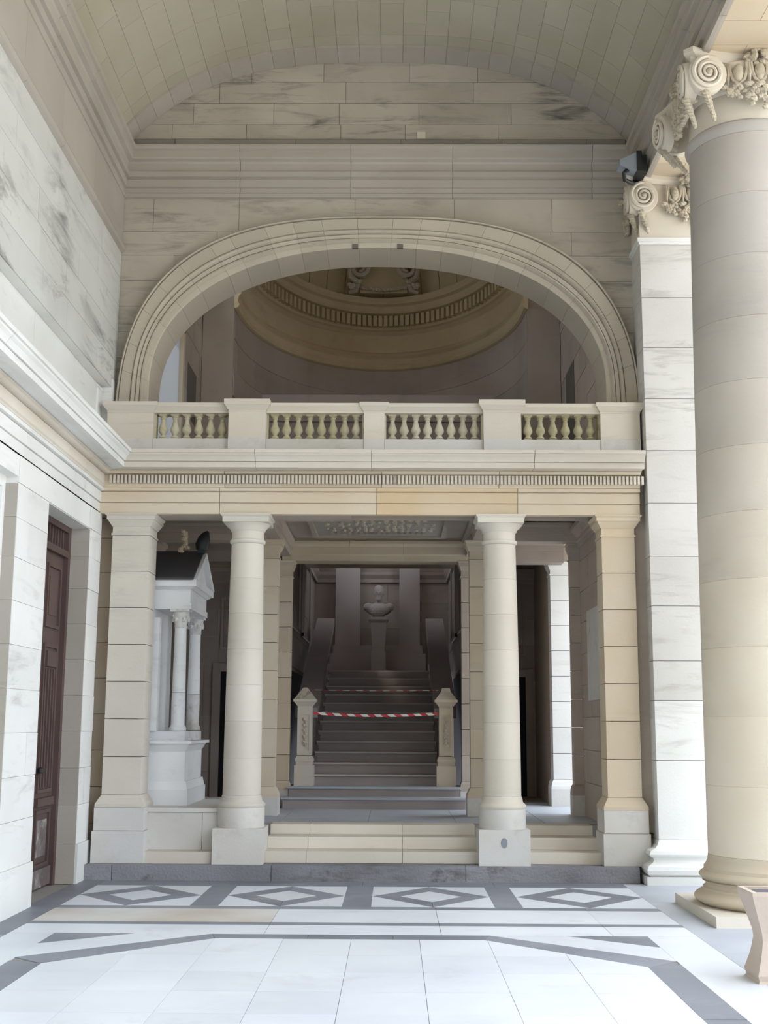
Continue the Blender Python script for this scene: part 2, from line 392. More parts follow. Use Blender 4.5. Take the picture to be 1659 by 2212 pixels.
for a, b in ((-1.10, -.33), (-.33, .34), (.34, 1.10)):
    slab([(CX + a, 10.19), (CX + b, 10.19), (CX + max(-1.05, min(1.05, b)), 9.98), (CX + max(-1.05, min(1.05, a)), 9.98)], M_TILEG)
gx = [-2.45, -1.93, -1.39, -.855, -.325, .205, .735, 1.265, 1.77]
gy = [9.98, 9.30, 8.68, 8.07, 7.47, 6.86, 6.2, 5.5]
for i in range(8):
    for j in range(7):
        p = [(gx[i], gy[j + 1]), (gx[i + 1], gy[j + 1]), (gx[i + 1], gy[j]), (gx[i], gy[j])]
        for s in (-1, 1):   # chamfer line through (1.05,9.98),(2.11,8.93)
            p = clip(p, s * 1.05, 1.06, 1.05 * 1.05 + 1.06 * 9.98 + s * 1.05 * CX)
        if len(p) > 2: slab(p, M_TILEW)
ground = S(mesh('courtyard_ground', *(lambda g: (g.v, g.f))(G().box(5.2, 60, -40, 60, -.4, -.08)), M_COURT))
ground2 = S(mesh('courtyard_ground', *(lambda g: (g.v, g.f))(G().box(-3.6, 5.2, -40, -6, -.4, -.02)), M_COURT))

# ---- kerb and porch floor
kerb = struct('kerb')
for a, b in [(-3.33, -3.0), (-3.0, -1.30), (-1.30, .77), (.77, 2.62)]:
    G().box(a + .003, b - .003, 13.50, 13.75, 0, .162).make('kerb_stone', M_KERB, kerb)
pf = S(mesh('porch_floor', *(lambda g: (g.v, g.f))(G().box(-3.45, 2.9, 14.6, 18.7, .2, .518).box(-3.45, 3.2, 13.74, 14.4, 0, .15)), M_GROUT))
xs = frange(-3.4, 2.8, 1.05); ys = frange(14.70, 18.6, .85)
for i in range(len(xs) - 1):
    for j in range(len(ys) - 1):
        G().box(xs[i] + .003, xs[i + 1] - .003, ys[j] + (.003 if j else .0), ys[j + 1] - .003, .5, .523 + random.uniform(-.0008, .0008)).make('floor_slab', M_TILEB, pf)
G().box(2.8, 5.5, 15.9, 18.6, -.1, .515).make('outer_landing', M_TILEB, pf)
G().box(1.2, 2.5, 18.6, 20.4, .2, .52).make('passage_floor', M_DIM, pf)

# ---- entrance steps
def steps(name, label, a, b, spec, mat, cuts, parent_loc):
    t = thing(name, label, 'steps', parent_loc)
    for (y0, y1, z0, z1) in spec:
        c = [a] + [x for x in cuts if a + .1 < x < b - .1] + [b]
        for p, q in zip(c[:-1], c[1:]): G().box(p + .002, q - .002, y0, y1, z0, z1).make('step', mat, t)
    return t
steps('entrance_steps', 'wide pale stone steps between the two round porch columns', -1.40, .925,
      [(13.78, 14.42, .162, .285), (14.07, 14.42, .287, .415), (14.36, 14.70, .417, .524)], M_PALE, [-.95, .1], (-.24, 14.1, .16))
steps('entrance_steps', 'narrow flight of three stone steps beside the right square pier', 1.462, 2.262,
      [(13.78, 14.42, .162, .285), (14.07, 14.42, .287, .415), (14.36, 14.70, .417, .524)], M_PALE, [], (1.86, 14.1, .16))
steps('entrance_step', 'single low step below the grey ledge under the tomb', -2.74, -1.95,
      [(13.64, 14.0, .162, .285)], M_PALE, [], (-2.35, 13.8, .16))
ledge = struct('ledge_wall')
G().box(-3.3, -1.9, 13.92, 15.9, .2, .70).make('ledge_core', M_GROUTD, ledge)
for a, b in [(-2.74, -2.1), (-2.1, -1.93)]: G().box(a + .002, b - .002, 13.84, 13.93, .287, .685).make('ledge_panel', M_BASE, ledge)
G().box(-3.3, -1.9, 13.82, 15.92, .69, .735).make('ledge_slab', M_BASE, ledge)

# ---- left wall, lower order
wl = struct('wall_left')
D2, D1 = (11.58, 13.20), (8.3, 10.60)      # door opening, nearer opening (y ranges)
g = G()
g.box(XL - .6, XL, 13.20, 13.69, 0, 4.0).box(XL - .6, XL, 10.60, 11.58, 0, 4.0).box(XL - .6, XL, -24, 8.3, 0, 4.0)
g.box(XL - .6, XL, 8.3, 10.6, 3.79, 4.0).box(XL - .6, XL, 11.58, 13.2, 3.735, 4.0)
g.box(XL - .6, XL - .02, -24, 13.9, 4.0, 4.6)
g.box(XL - .6, XL - .10, -24, 14.2, 4.6, 5.5).box(XL - .6, XU, -24, 14.2, 5.5, 10.5)
g.box(-4.0, -3.29, 13.80, 14.5, 4.6, 5.6).box(-4.0, XL - .1, 13.6, 14.5, 0, 10.4)
g.make('wall_core', M_WHITE, wl)
zs = [.40, .80, 1.18, 1.56, 1.94, 2.32, 2.70, 3.08, 3.43, 3.74, 3.98]
courses(wl, wX(XL), 5.5, 13.69, zs, M_WHITE, holes=[(D2[0], D2[1], 0, 3.735), (D1[0], D1[1], 0, 3.79)], lens=(.75, 1.0, 1.3), seed=4, proud=.012, gap=.004)
for a, b in [(13.20, 13.72), (10.60, 11.58), (5.5, 8.3)]:
    G().box(XL - .02, XL + .035, a - .01, b, 0, .40).make('plinth_stone', M_WHITE, wl)
# jamb reveal stones
for y, dj in ((13.20, .24), (10.60, .11)):
    for a, b in zip(zs[:-1], zs[1:]):
        if a < 3.7: G().box(XL - dj, XL + .008, y - .012, y + .02, a + .002, min(b, 3.73) - .002).make('jamb_stone', M_GREYV, wl)
    G().box(XL - dj, XL + .008, y - .012, y + .02, 0, .398).make('jamb_stone', M_GREYV, wl)
# parapet band and upper wall
courses(wl, wX(XL - .10), 8.5, 13.78, [4.6, 5.06, 5.5], M_WHITE, lens=(1.2, 1.6), seed=9, gap=.004)
G().box(XL - .12, XL - .072, 13.60, 13.79, 4.6, 5.48).make('end_stone', M_WHITE, wl)
courses(wl, wX(XU), 8.5, 13.985, [5.5, 5.85, 6.2, 6.55, 6.9, 7.22], M_VEIN, lens=(.9, 1.3, 1.6), seed=12, gap=.004, jit=.001)

# ---- the lower entablature: left wall and across the porch
ent = struct('trim_1')
archi = [(0, 3.98), (0, 4.10), (-.012, 4.101), (-.012, 4.108), (.014, 4.109), (.014, 4.225), (.0, 4.226), (.0, 4.232), (.045, 4.236), (.045, 4.272)]
bed = [(.03, 4.273), (.03, 4.279), (.04, 4.28), (.045, 4.295), (.06, 4.308), (.06, 4.412), (.052, 4.413), (.052, 4.419), (.09, 4.42), (.11, 4.425), (.13, 4.44), (.16, 4.446)]
coro = [(.15, 4.447), (.15, 4.455), (.27, 4.455), (.27, 4.448), (.33, 4.448), (.33, 4.508), (.32, 4.509), (.32, 4.515), (.345, 4.516), (.352, 4.535), (.37, 4.56), (.395, 4.58), (.40, 4.596), (.42, 4.597), (.42, 4.635), (-.1, 4.66)]
EY = 13.62
path = [(XL, 5.5), (XL, EY), (2.76, EY)]
run(path, archi, 'architrave_stone', M_WARM, ent, (1.5, 1.2, 1.8), seed=21, depth=.10, mat0=M_WHITE)
run(path, bed, 'bed_moulding_stone', M_WARM, ent, (1.3, 1.7), seed=22, depth=.10, mat0=M_PALE)
run(path, coro, 'cornice_stone', M_PALE, ent, (1.4, 1.1, 1.8), seed=23, depth=.10, mat0=M_WHITE)
G().box(XL - .3, 2.74, EY + .09, 14.15, 3.985, 4.66).make('entablature_core', M_INNER, ent)
for ch in ent.children:
    if ch.name.startswith('architrave_stone'):
        xs_ = [v.co.x for v in ch.data.vertices]; ys_ = [v.co.y for v in ch.data.vertices]
        if min(ys_) > 13 and -1.6 < min(xs_) and max(xs_) < 1.6: ch.data.materials[0] = M_OCHRE
# dentils
d0 = G().box(-.0125, .0125, EY - .105, EY - .058, 4.312, 4.405)
first = None; x = -3.24
dm = None
while x < 2.79:
    if dm is None: dm = mesh('dentil', d0.v, d0.f, M_PALE, ent).data; ob = ent.children[-1]; ob.location.x = x
    else:
        ob = bpy.data.objects.new('dentil', dm); COL.objects.link(ob); ob.parent = ent; ob.location.x = x
    x += .0427
# ---- upper entablature around the room
ue = struct('trim_2')
up = [(0, 7.92), (.035, 7.925), (.035, 7.97), (.02, 7.985), (.02, 8.04), (.055, 8.045), (.055, 8.14), (.045, 8.15), (.045, 8.16), (.085, 8.165), (.085, 8.235), (.06, 8.25), (.06, 8.34),
      (.075, 8.36), (.125, 8.375), (.13, 8.39), (.13, 8.48), (.16, 8.49), (.165, 8.52), (.165, 8.545), (0, 8.555)]
run([(XU, 8.6), (XU, 13.99), (2.93, 13.99), (2.93, 8.6)], up, 'fascia_stone', M_GREYV, ue, (1.3, 1.0, 1.7), seed=31, depth=.03)
run([(XU, 8.6), (XU, 13.99)], [(0, 7.22), (.05, 7.25), (.06, 7.29), (.045, 7.33), (.02, 7.345), (.02, 7.93)], 'frieze_stone', M_GREYV, ue, (1.3, 1.7), seed=32, depth=.05)

# ---- arch curves
def sup(cx, cz, a, b, n, N=120):
    P = []
    for i in range(N + 1):
        t = PI - PI * i / N; c, s = math.cos(t), math.sin(t)
        P.append((cx + a * math.copysign(abs(c) ** (2 / n), c), cz + b * abs(s) ** (2 / n)))
    return P
def resample(P, N):
    L = [0]
    for p, q in zip(P[:-1], P[1:]): L.append(L[-1] + math.hypot(q[0] - p[0], q[1] - p[1]))
    out = []; j = 0
    for i in range(N + 1):
        s = L[-1] * i / N
        while j < len(L) - 2 and L[j + 1] < s: j += 1
        t = (s - L[j]) / max(1e-9, L[j + 1] - L[j]); out.append((P[j][0] + (P[j + 1][0] - P[j][0]) * t, P[j][1] + (P[j + 1][1] - P[j][1]) * t))
    return out
AN = 116
Po = resample([(-3.276, 4.7)] + sup(-.20, 4.9, 3.076, 2.75, 2.8) + [(2.876, 4.7)], AN)
Pi = resample([(-2.90, 4.7)] + sup(-.21, 5.56, 2.69, 1.726, 2.2) + [(2.48, 4.7)], AN)
def arch_z(P):
    def f(x):
        if x <= P[0][0] or x >= P[-1][0]: return -9
        for p, q in zip(P[:-1], P[1:]):
            if p[0] <= x <= q[0] and q[0] > p[0]: return p[1] + (q[1] - p[1]) * (x - p[0]) / (q[0] - p[0])
        return -9
    return f
VZ = lambda x: 4.4 + 5.31 * max(0, 1 - abs((x + .2) / 3.994) ** 2.8) ** (1 / 2.8)
zo = arch_z(Po)
# ---- back wall with the great arch
wb = struct('wall_back')
g = G()
N = 60
for i in range(N):                      # core of the wall: strips from the arch to above the vault
    a, b = -3.34 + 6.3 * i / N, -3.34 + 6.3 * (i + 1) / N
    la, lb = max(4.62, zo(a) - .02), max(4.62, zo(b) - .02)
    g.prism([(a, la), (b, lb), (b, 10.4), (a, 10.4)], wY(14.02), 0, -.5)
g.make('wall_core', M_GROUTD, wb)
courses(wb, wY(14.02), XU, 2.9, [4.62, 4.95, 5.28, 5.6, 5.92, 6.24, 6.56, 6.88, 7.2, 7.5, 7.93], M_BACK, lo=lambda x: zo(x) - .05, lens=(.7, 1.0, 1.3), seed=41, proud=.018, gap=.004)
courses(wb, wY(14.02), -3.2, 2.8, [8.54, 8.70], M_GRIME, hi=lambda x: VZ(x) + .06, lens=(1.2, 1.6), seed=42, proud=.018)
courses(wb, wY(14.02), -3.2, 2.8, [8.70, 8.89, 9.17, 9.45, 9.8], M_BACK, hi=lambda x: VZ(x) + .06, lens=(.8, 1.1, 1.5), seed=43, proud=.018, gap=.005)
G().box(.26, .36, 13.985, 14.01, 8.70, 8.79).make('patch_stone', M_PALE, wb)
# archivolt voussoirs
av = struct('trim_3')
prof = [(1.0, 14.0), (1.0, 13.885), (.985, 13.86), (.955, 13.85), (.93, 13.855), (.925, 13.90), (.905, 13.90), (.90, 13.875), (.56, 13.885), (.555, 13.905), (.54, 13.905), (.535, 13.87), (.50, 13.862), (.46, 13.875), (.43, 13.90), (.41, 13.925), (.39, 13.925),
        (.385, 13.90), (.28, 13.91), (.275, 13.935), (.26, 13.935), (.255, 13.90), (.21, 13.895), (.17, 13.92), (.15, 13.95), (.04, 13.955), (0, 13.965), (0, 14.60), (.2, 14.60)]
def pt(i, s): return (Pi[i][0] + (Po[i][0] - Pi[i][0]) * s, Pi[i][1] + (Po[i][1] - Pi[i][1]) * s)
vst = [0, 4, 7, 12, 16, 21, 25, 29, 34, 37, 42, 46, 50, 55, 60, 64, 68, 73, 77, 81, 86, 90, 95, 99, 103, 108, 112, 116]
for k, k2 in zip(vst[:-1], vst[1:]):
    K = k2 - k
    v = []; f = []; n = len(prof)
    for j in range(K + 1):
        for s, y in prof:
            x, z = pt(k + j, s)
            if j == 0 or j == K:
                qx, qz = pt(k + (1 if j == 0 else K - 1), s); l = math.hypot(qx - x, qz - z); x += (qx - x) / l * .0012; z += (qz - z) / l * .0012
            v.append((x, y, z))
    for j in range(K):
        for i in range(n - 1): f.append((j * n + i, j * n + i + 1, (j + 1) * n + i + 1, (j + 1) * n + i))
    f += [tuple(range(n)), tuple(K * n + i for i in range(n))]
    mesh('voussoir', v, f, M_VOUS, av, 25)
for x in (-.52, .02): G().box(x, x + .07, 13.945, 13.99, 7.275, 7.325).make('socket', M_DARK if False else M_GROUTD, av)

# ---- vault
vt = struct('ceiling')
NV = 26
vxs = []
Vp = resample([(x, VZ(x)) for x in [-3.29 + 6.2 * i / 200 for i in range(201)]], NV * 2)
g = G()
for k in range(NV * 2):
    (a, za), (b, zb) = Vp[k], Vp[k + 1]
    g.add([(a, 14.1, za + .05), (b, 14.1, zb + .05), (b, -24, zb + .05), (a, -24, za + .05), (a, 14.1, za + .4), (b, 14.1, zb + .4), (b, -24, zb + .4), (a, -24, za + .4)], [(0, 1, 2, 3), (4, 5, 6, 7)[::-1], (0, 1, 5, 4), (2, 3, 7, 6)])
g.make('vault_shell', M_VAULT, vt)
def vault_piece(k, y0, y1, off, mat, name='vault_stone', gap=.003, sub=2):
    v = []; f = []
    pts = Vp[k * sub:(k + 1) * sub + 1]
    for i, (x, z) in enumerate(pts):
        dx, dz = x + .2, z - 5.0; l = math.hypot(dx, dz); nx, nz = dx / l, dz / l
        if i == 0: x += gap / 2
        if i == len(pts) - 1: x -= gap / 2
        for y in (y0 + gap / 2, y1 - gap / 2):
            v.append((x + nx * off, y, z + nz * off)); v.append((x + nx * (off + .12), y, z + nz * (off + .12)))
    n = len(pts)
    for i in range(n - 1):
        a, b = i * 4, (i + 1) * 4
        f += [(a, b, b + 2, a + 2), (a + 1, a + 3, b + 3, b + 1), (a, a + 1, b + 1, b), (a + 2, b + 2, b + 3, a + 3)]
    f += [(0, 2, 3, 1), (4 * n - 4, 4 * n - 3, 4 * n - 1, 4 * n - 2)]
    mesh(name, v, f, mat, vt, 30)
rnd = random.Random(3)
for k in range(NV):
    y = 13.64; o = rnd.uniform(.2, .9)
    L = [13.64, 13.42, 13.42 - o]
    while L[-1] > 10.3: L.append(L[-1] - rnd.choice([.75, 1.0]))
    for a, b in zip(L[:-1], L[1:]): vault_piece(k, b, a, .03, M_VAULT)
    vault_piece(k, 13.64, 14.0, 0.0, M_GREYV, 'rib_voussoir')
S(mesh('roof', *(lambda g: (g.v, g.f))(G().box(-4.0, 6.2, -24.2, 24.6, 10.45, 10.7)), M_GREYV))

# ---- right side: arcade beam
wr = struct('wall_right')
g = G().box(2.94, 4.05, -24, 13.45, 7.99, 10.5).box(2.94, 4.05, 13.45, 14.7, 7.99, 10.5)
g.make('wall_core', M_GREYV, wr)
ys = frange(9.0, 13.5, .42)
for i in range(len(ys) - 1):
    c = 3.45 + (.12 if i % 2 else -.15)
    G().box(2.925, c - .002, ys[i] + .002, ys[i + 1] - .002, 7.955, 8.0).make('soffit_stone', M_WARM, wr)
    G().box(c + .002, 4.05, ys[i] + .002, ys[i + 1] - .002, 7.955, 8.0).make('soffit_stone', M_WARM, wr)

S(mesh('wall_rear', *(lambda g: (g.v, g.f))(G().box(-4, 4.05, -24.4, -24, -.1, 10.5)), M_GREYV))  # unseen end wall, added to keep out sky light from behind the camera
# ================================================================ PORCH INTERIOR
wp = struct('wall_porch')
g = G()
g.box(-3.8, -3.4, 13.7, 18.9, 0, 4.6)                  # left side
g.box(2.43, 2.9, 13.75, 16.0, .5, 4.6)                 # right side up to the opening
g.box(-3.8, -1.6, 18.6, 18.9, .5, 4.6).box(1.1, 3.2, 20.2, 20.5, .5, 4.6).box(1.2, 1.46, 17.7, 20.4, .5, 4.6).box(2.30, 2.6, 18.05, 20.4, .5, 4.6)
g.make('wall_core', M_INNER, wp)
zc = [.523, .95, 1.35, 1.75, 2.15, 2.55, 2.95, 3.35, 3.75, 4.2]
courses(wp, wY(18.6), -3.4, -1.62, zc, M_DIM, holes=[(-2.60, -2.0, 0, 2.35)], seed=51, lens=(.6, .8))  # bay shade put into the stone colour of the back walls
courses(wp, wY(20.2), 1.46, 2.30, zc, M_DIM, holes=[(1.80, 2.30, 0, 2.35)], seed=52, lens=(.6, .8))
courses(wp, wXn(2.43), 13.95, 15.95, zc, M_INNER, seed=53, lens=(.7, .95))
courses(wp, wX(-3.4), 13.95, 18.6, zc, M_INNER, seed=54, lens=(.7, .95))
G().box(2.402, 2.42, 14.35, 15.35, 1.95, 3.05).make('blank_panel', M_BASE, wp)
for n_, (a, b, yy) in enumerate([(-2.60, -2.0, 18.6), (1.62, 2.26, 20.2)]):
    d = struct('door_%d' % (2 + n_)); b_ = b if n_ == 0 else 2.14
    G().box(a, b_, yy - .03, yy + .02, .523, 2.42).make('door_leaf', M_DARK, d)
    for x0, x1, z0, z1 in [(a - .12, a, .523, 2.54), (b_, b_ + .12, .523, 2.54), (a, b_, 2.42, 2.54)]:
        G().box(x0, x1, yy - .08, yy, z0, z1).make('door_casing', M_DIM, d)
# recessed panels above the doors and the back cornice
for a, b, yy in [(-2.62, -1.9, 18.58), (1.6, 2.15, 20.18)]:
    G().box(a, b, yy - .03, yy, 2.75, 2.79).box(a, b, yy - .03, yy, 3.5, 3.54).box(a, a + .04, yy - .03, yy, 2.79, 3.5).box(b - .04, b, yy - .03, yy, 2.79, 3.5).make('panel_frame', M_DIM, wp)
corn = [(0, 3.93), (.02, 3.93), (.02, 3.99), (.05, 4.0), (.05, 4.04), (.12, 4.11), (.14, 4.12), (.14, 4.17), (0, 4.2)]
tp = struct('trim_4')
run([(-3.38, 14.1), (-3.38, 18.58), (-1.65, 18.58)], corn, 'cornice_stone', M_INNER, tp, (1.4, 1.1), seed=61, depth=.02)
run([(1.46, 20.18), (2.30, 20.18)], corn, 'cornice_stone', M_DIM, tp, (1.4, 1.1), seed=62, depth=.02)
run([(2.41, 15.95), (2.41, 14.1)], corn, 'cornice_stone', M_INNER, tp, (1.4, 1.1), seed=63, depth=.02)
# beams running back from the porch columns, cross beam in front of the stairs
bm_ = [(0, 4.0), (0, 4.09), (.02, 4.095), (.02, 4.18), (.05, 4.21), (.05, 4.24)]
for x in (-1.62, 1.16):
    G().box(x - .135, x + .135, 14.1, 17.45, 4.006, 4.6).make('beam', M_INNER, tp)
    run([(x + .15, 17.4), (x + .15, 14.1)] if x > 0 else [(x - .15, 17.4), (x - .15, 14.1)], bm_, 'beam_moulding', M_INNER, tp, (1.6,), seed=64, depth=.02) if False else None
    for s in (-1, 1):
        pth = [(x + s * .15, 14.12), (x + s * .15, 17.3)]
        if s < 0: pth = pth[::-1]
        run(pth, bm_, 'beam_moulding', M_INNER, tp, (1.6,), seed=65, depth=.13)
for xa, xb in ((-3.39, -1.75), (1.29, 2.42)):
    G().box(xa, xb, 15.765, 16.05, 4.006, 4.3).make('beam', M_INNER, tp)
    run([(xa, 15.76), (xb, 15.76)], bm_, 'beam_moulding', M_INNER, tp, (1.2,), seed=68, depth=.25)
    G().box(xa, xb, 17.41, 17.7, 3.94, 4.3).make('beam', M_DIM, tp)
    run([(xa, 17.40), (xb, 17.40)], bm_, 'beam_moulding', M_DIM, tp, (1.2,), seed=69, depth=.25)
# front beam inner face
run([(2.4, 14.16), (-3.3, 14.16)], bm_, 'beam_moulding', M_INNER, tp, (1.5, 1.9), seed=66, depth=.02)
G().box(-1.60, 1.14, 17.335, 17.75, 3.946, 5.4).make('cross_beam', M_WARM, tp)
run([(-1.47, 17.32), (1.01, 17.32)], [(0, 3.94), (.0, 4.02), (.02, 4.03), (.02, 4.14), (.05, 4.18), (.05, 4.22)], 'beam_moulding', M_WARM, tp, (.9, .7), seed=67, depth=.20)
# porch ceiling with carved panel
cp = struct('ceiling_porch')
G().box(-3.45, 3.2, 14.0, 18.9, 4.26, 4.6).box(1.1, 2.7, 18.9, 20.5, 4.26, 4.6).make('ceiling_slab', M_INNER, cp)
px0, px1, py0, py1 = -1.06, .64, 14.45, 16.85
for a in [(px0 - .06, px0, py0 - .06, py1 + .06), (px1, px1 + .06, py0 - .06, py1 + .06), (px0, px1, py0 - .06, py0), (px0, px1, py1, py1 + .06)]:
    G().box(*a, 4.20, 4.27).make('panel_moulding', M_INNER, cp)
G().box(px0, px1, py0, py1, 4.235, 4.262).make('carved_field', M_GREYV, cp)
g = G(); rnd = random.Random(5)
for i in range(15):
    for j in range(12):
        x = px0 + .16 + i * .1; y = py0 + .1 + j * .165
        if rnd.random() < .25: continue
        r = rnd.uniform(.022, .045); g.blob((x + rnd.uniform(-.02, .02), y, 4.232), (r, r * 1.3, .03), i * 20 + j, 6, 4)
o = g.make('relief_carving', M_CARV, cp); o['kind'] = 'stuff'
for i in range(17):
    x = px0 + .2 + i * .078
    G().box(x, x + .042, 16.55, 16.66, 4.205, 4.24).make('dentil', M_GREYV, cp)

# ================================================================ PORCH SUPPORTS
def shaft_drums(t, cx, cy, z0, z1, r0, r1, n, mat, seg=40, gap=.007, name='drum'):
    def R(z): u = (z - z0) / (z1 - z0); return r0 + (r1 - r0) * (u ** 1.6)
    for i in range(n):
        a = z0 + (z1 - z0) * i / n; b = z0 + (z1 - z0) * (i + 1) / n
        G().lathe([(R(a) - .004, a), (R(a), a + gap / 2), (R((a + b) / 2), (a + b) / 2), (R(b), b - gap / 2), (R(b) - .004, b)], cx, cy, seg).make(name, mat[i] if isinstance(mat, list) else mat, t, 40)
def porch_column(cx, label, mat):
    cy = 13.85; t = thing('column', label, 'column', (cx, cy, .16), 'round porch columns')
    G().box(cx - .275, cx + .275, 13.58, 14.13, .162, .535).make('plinth_block', M_BASE, t)
    G().lathe([(.255, .535), (.257, .55), (.257, .735), (.252, .745)], cx, cy, 48).make('pedestal_drum', M_BASE, t, 40)
    G().lathe([(.25, .745), (.262, .765), (.262, .785), (.245, .80), (.228, .815), (.222, .85), (.212, .88)], cx, cy, 48).make('base', mat, t, 50)
    shaft_drums(t, cx, cy, .88, 3.66, .210, .182, 7, mat, 48)
    G().lathe([(.182, 3.66), (.20, 3.675), (.203, 3.69), (.20, 3.705), (.182, 3.712), (.182, 3.80), (.195, 3.81), (.20, 3.83), (.24, 3.87), (.255, 3.89)], cx, cy, 48).make('capital', mat, t, 50)
    G().box(cx - .26, cx + .26, cy - .26, cy + .26, 3.89, 3.945).frustum((cx - .26, cx + .26, cy - .26, cy + .26), 3.945, (cx - .28, cx + .28, cy - .28, cy + .28), 3.965).box(cx - .28, cx + .28, cy - .28, cy + .28, 3.965, 3.982).make('abacus', mat, t)
    return t
porch_column(-1.675, 'left round porch column, its plinth beside the single low step and grey ledge', M_CREAM)
c2 = porch_column(1.195, 'right round porch column, a round stain on its plinth block', M_PALE)
G().lathe([(.0, 0), (.03, 0.0), (.0, .006)], 0, 0, 10).v
st = G(); st.prism([(1.19 + .035 * math.cos(a), .40 + .055 * math.sin(a)) for a in [i * PI / 6 for i in range(12)]], wY(13.58), 0, .004); st.make('stain', M_TILEG, c2)

def square_pier(name, label, x0, x1, y0, y1, zb, ztop, mat, grp=None, ph=.22, pl=.06, capflare=.08, cz=.22, courses_n=8, cat='pier', base2=None):
    cx, cy = (x0 + x1) / 2, (y0 + y1) / 2
    t = thing(name, label, cat, (cx, cy, zb), grp)
    z = zb
    if base2:
        for h, e in base2:
            G().box(x0 - e, x1 + e, y0 - e, y1 + e, z + .002, z + h - .002).make('plinth_block', M_BASE, t); z += h
    else:
        G().box(x0 - pl, x1 + pl, y0 - pl, y1 + pl, z, z + ph).make('plinth_block', M_BASE, t); z += ph
    e = pl * .95
    A = lambda q: (x0 - q, x1 + q, y0 - q, y1 + q)
    G().box(*A(e), z, z + .035).frustum(A(e), z + .035, A(.02), z + .10).frustum(A(.02), z + .10, A(.0), z + .13).make('base', mat, t); z += .13
    zt = ztop - cz
    for i in range(courses_n):
        a = z + (zt - z) * i / courses_n; b = z + (zt - z) * (i + 1) / courses_n
        G().box(x0, x1, y0, y1, a + .0035, b - .0035).make('shaft_block', mat, t)
    g = G().box(*A(.012), zt, zt + .022).box(*A(0), zt + .022, zt + cz * .42)
    g.frustum(A(.008), zt + cz * .42, A(capflare * .55), zt + cz * .66).frustum(A(capflare * .55), zt + cz * .66, A(capflare * .6), zt + cz * .72)
    g.box(*A(capflare * .75), zt + cz * .72, zt + cz * .88).frustum(A(capflare * .75), zt + cz * .88, A(capflare), zt + cz * .96).box(*A(capflare), zt + cz * .96, ztop)
    g.make('capital', mat, t); return t
square_pier('pier', 'left square porch pier with chipped base, beside the wooden door wall', -3.185, -2.765, 13.68, 14.10, .162, 3.982, M_CREAM, 'square porch piers', base2=[(.34, .075), (.245, .06)], cz=.24, courses_n=7)
square_pier('pier', 'right square porch pier in yellow stone, beside the tall pier with the scrolled capital', 2.33, 2.70, 13.68, 14.05, .162, 3.982, M_WARM, 'square porch piers', base2=[(.34, .07), (.245, .055)], cz=.24, courses_n=7)
# low chamfer stone of the left plinth (worn slab)
# second row
lab = {(-1.60): 'slim square pier just behind the left round column', 1.09: 'slim square pier just behind the right round column'}
for x, lb in ((-1.61, 'slim square pier just behind the left round column'), (1.07, 'slim square pier just behind the right round column')):
    square_pier('inner_pier', lb, x - .10, x + .11, 15.75, 15.97, .523, 4.0, M_WARM, 'inner piers', ph=.22, pl=.05, capflare=.06, cz=.24)
for x, lb in ((-1.56, 'shadowed pilaster left of the staircase foot'), (1.05, 'shadowed pilaster right of the staircase foot')):
    square_pier('inner_pilaster', lb, x - .10, x + .10, 17.36, 17.60, .523, 3.95, M_WARM if x < 0 else M_INNER, 'stair pilasters', ph=.22, pl=.03, capflare=.05, cz=.24)
square_pier('outer_pier', 'sunlit white pier seen through the right bay, next to the dark doorway', 2.27, 2.56, 17.80, 18.1, .523, 4.0, M_WHITE, ph=.24, pl=.04, capflare=.05, cz=.2)
square_pier('inner_pilaster', 'narrow brown pilaster at the end of the right porch wall', 2.30, 2.44, 15.95, 16.15, .523, 4.0, M_INNER, ph=.25, pl=.03, capflare=.04, cz=.22)
# wall behind the left pier
bw = struct('wall_corner')
courses(bw, wY(13.98), XL - .1, -2.9, [.162, .55, .95, 1.35, 1.75, 2.15, 2.55, 2.95, 3.35, 3.75, 3.98], M_WARM, seed=71, lens=(3,), back=-.1)
bw2 = struct('wall_corner')
courses(bw2, wY(13.98), 2.62, 2.95, [.0, .5, .95, 1.35, 1.75, 2.15, 2.55, 2.95, 3.35, 3.75, 4.2, 4.6], M_INNER, seed=72, lens=(3,), back=-.1)

# ================================================================ STAIR HALL
hall = struct('wall_stair')
G().box(-1.95, -1.58, 17.6, 24.4, .4, 5.0).box(1.08, 1.45, 17.6, 24.4, .4, 5.0).box(-1.95, -1.58, 17.6, 20.2, 5.0, 6.2).box(1.08, 1.45, 17.6, 20.2, 5.0, 6.2).box(-1.95, -1.58, 23.6, 24.4, 5.0, 6.2).box(1.08, 1.45, 23.6, 24.4, 5.0, 6.2).box(-1.95, 1.45, 24.2, 24.6, .4, 6.2).box(-1.95, 1.45, 17.4, 24.6, 6.0, 6.4).box(-1.95, 1.45, 17.45, 17.7, 5.3, 6.2).make('wall_core', M_DIM, hall)  # high gaps in both side walls are unseen openings, added to light the hall
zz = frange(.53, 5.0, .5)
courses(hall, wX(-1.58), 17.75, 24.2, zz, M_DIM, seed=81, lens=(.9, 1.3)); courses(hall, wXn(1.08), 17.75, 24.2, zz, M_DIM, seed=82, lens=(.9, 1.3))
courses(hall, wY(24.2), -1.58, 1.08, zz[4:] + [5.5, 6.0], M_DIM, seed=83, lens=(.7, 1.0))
for x, s in ((-1.55, 1), (1.05, -1)):     # framed wall panels
    for (y0, y1) in ((18.3, 20.0), (20.6, 22.3)):
        g = G()
        for a, b, c, d in ((y0, y1, 3.1, 3.16), (y0, y1, 4.7, 4.76), (y0, y0 + .06, 3.1, 4.76), (y1 - .06, y1, 3.1, 4.76)):
            g.box(x, x + s * .03, a, b, c, d)
        g.make('panel_frame', M_DIM, hall)
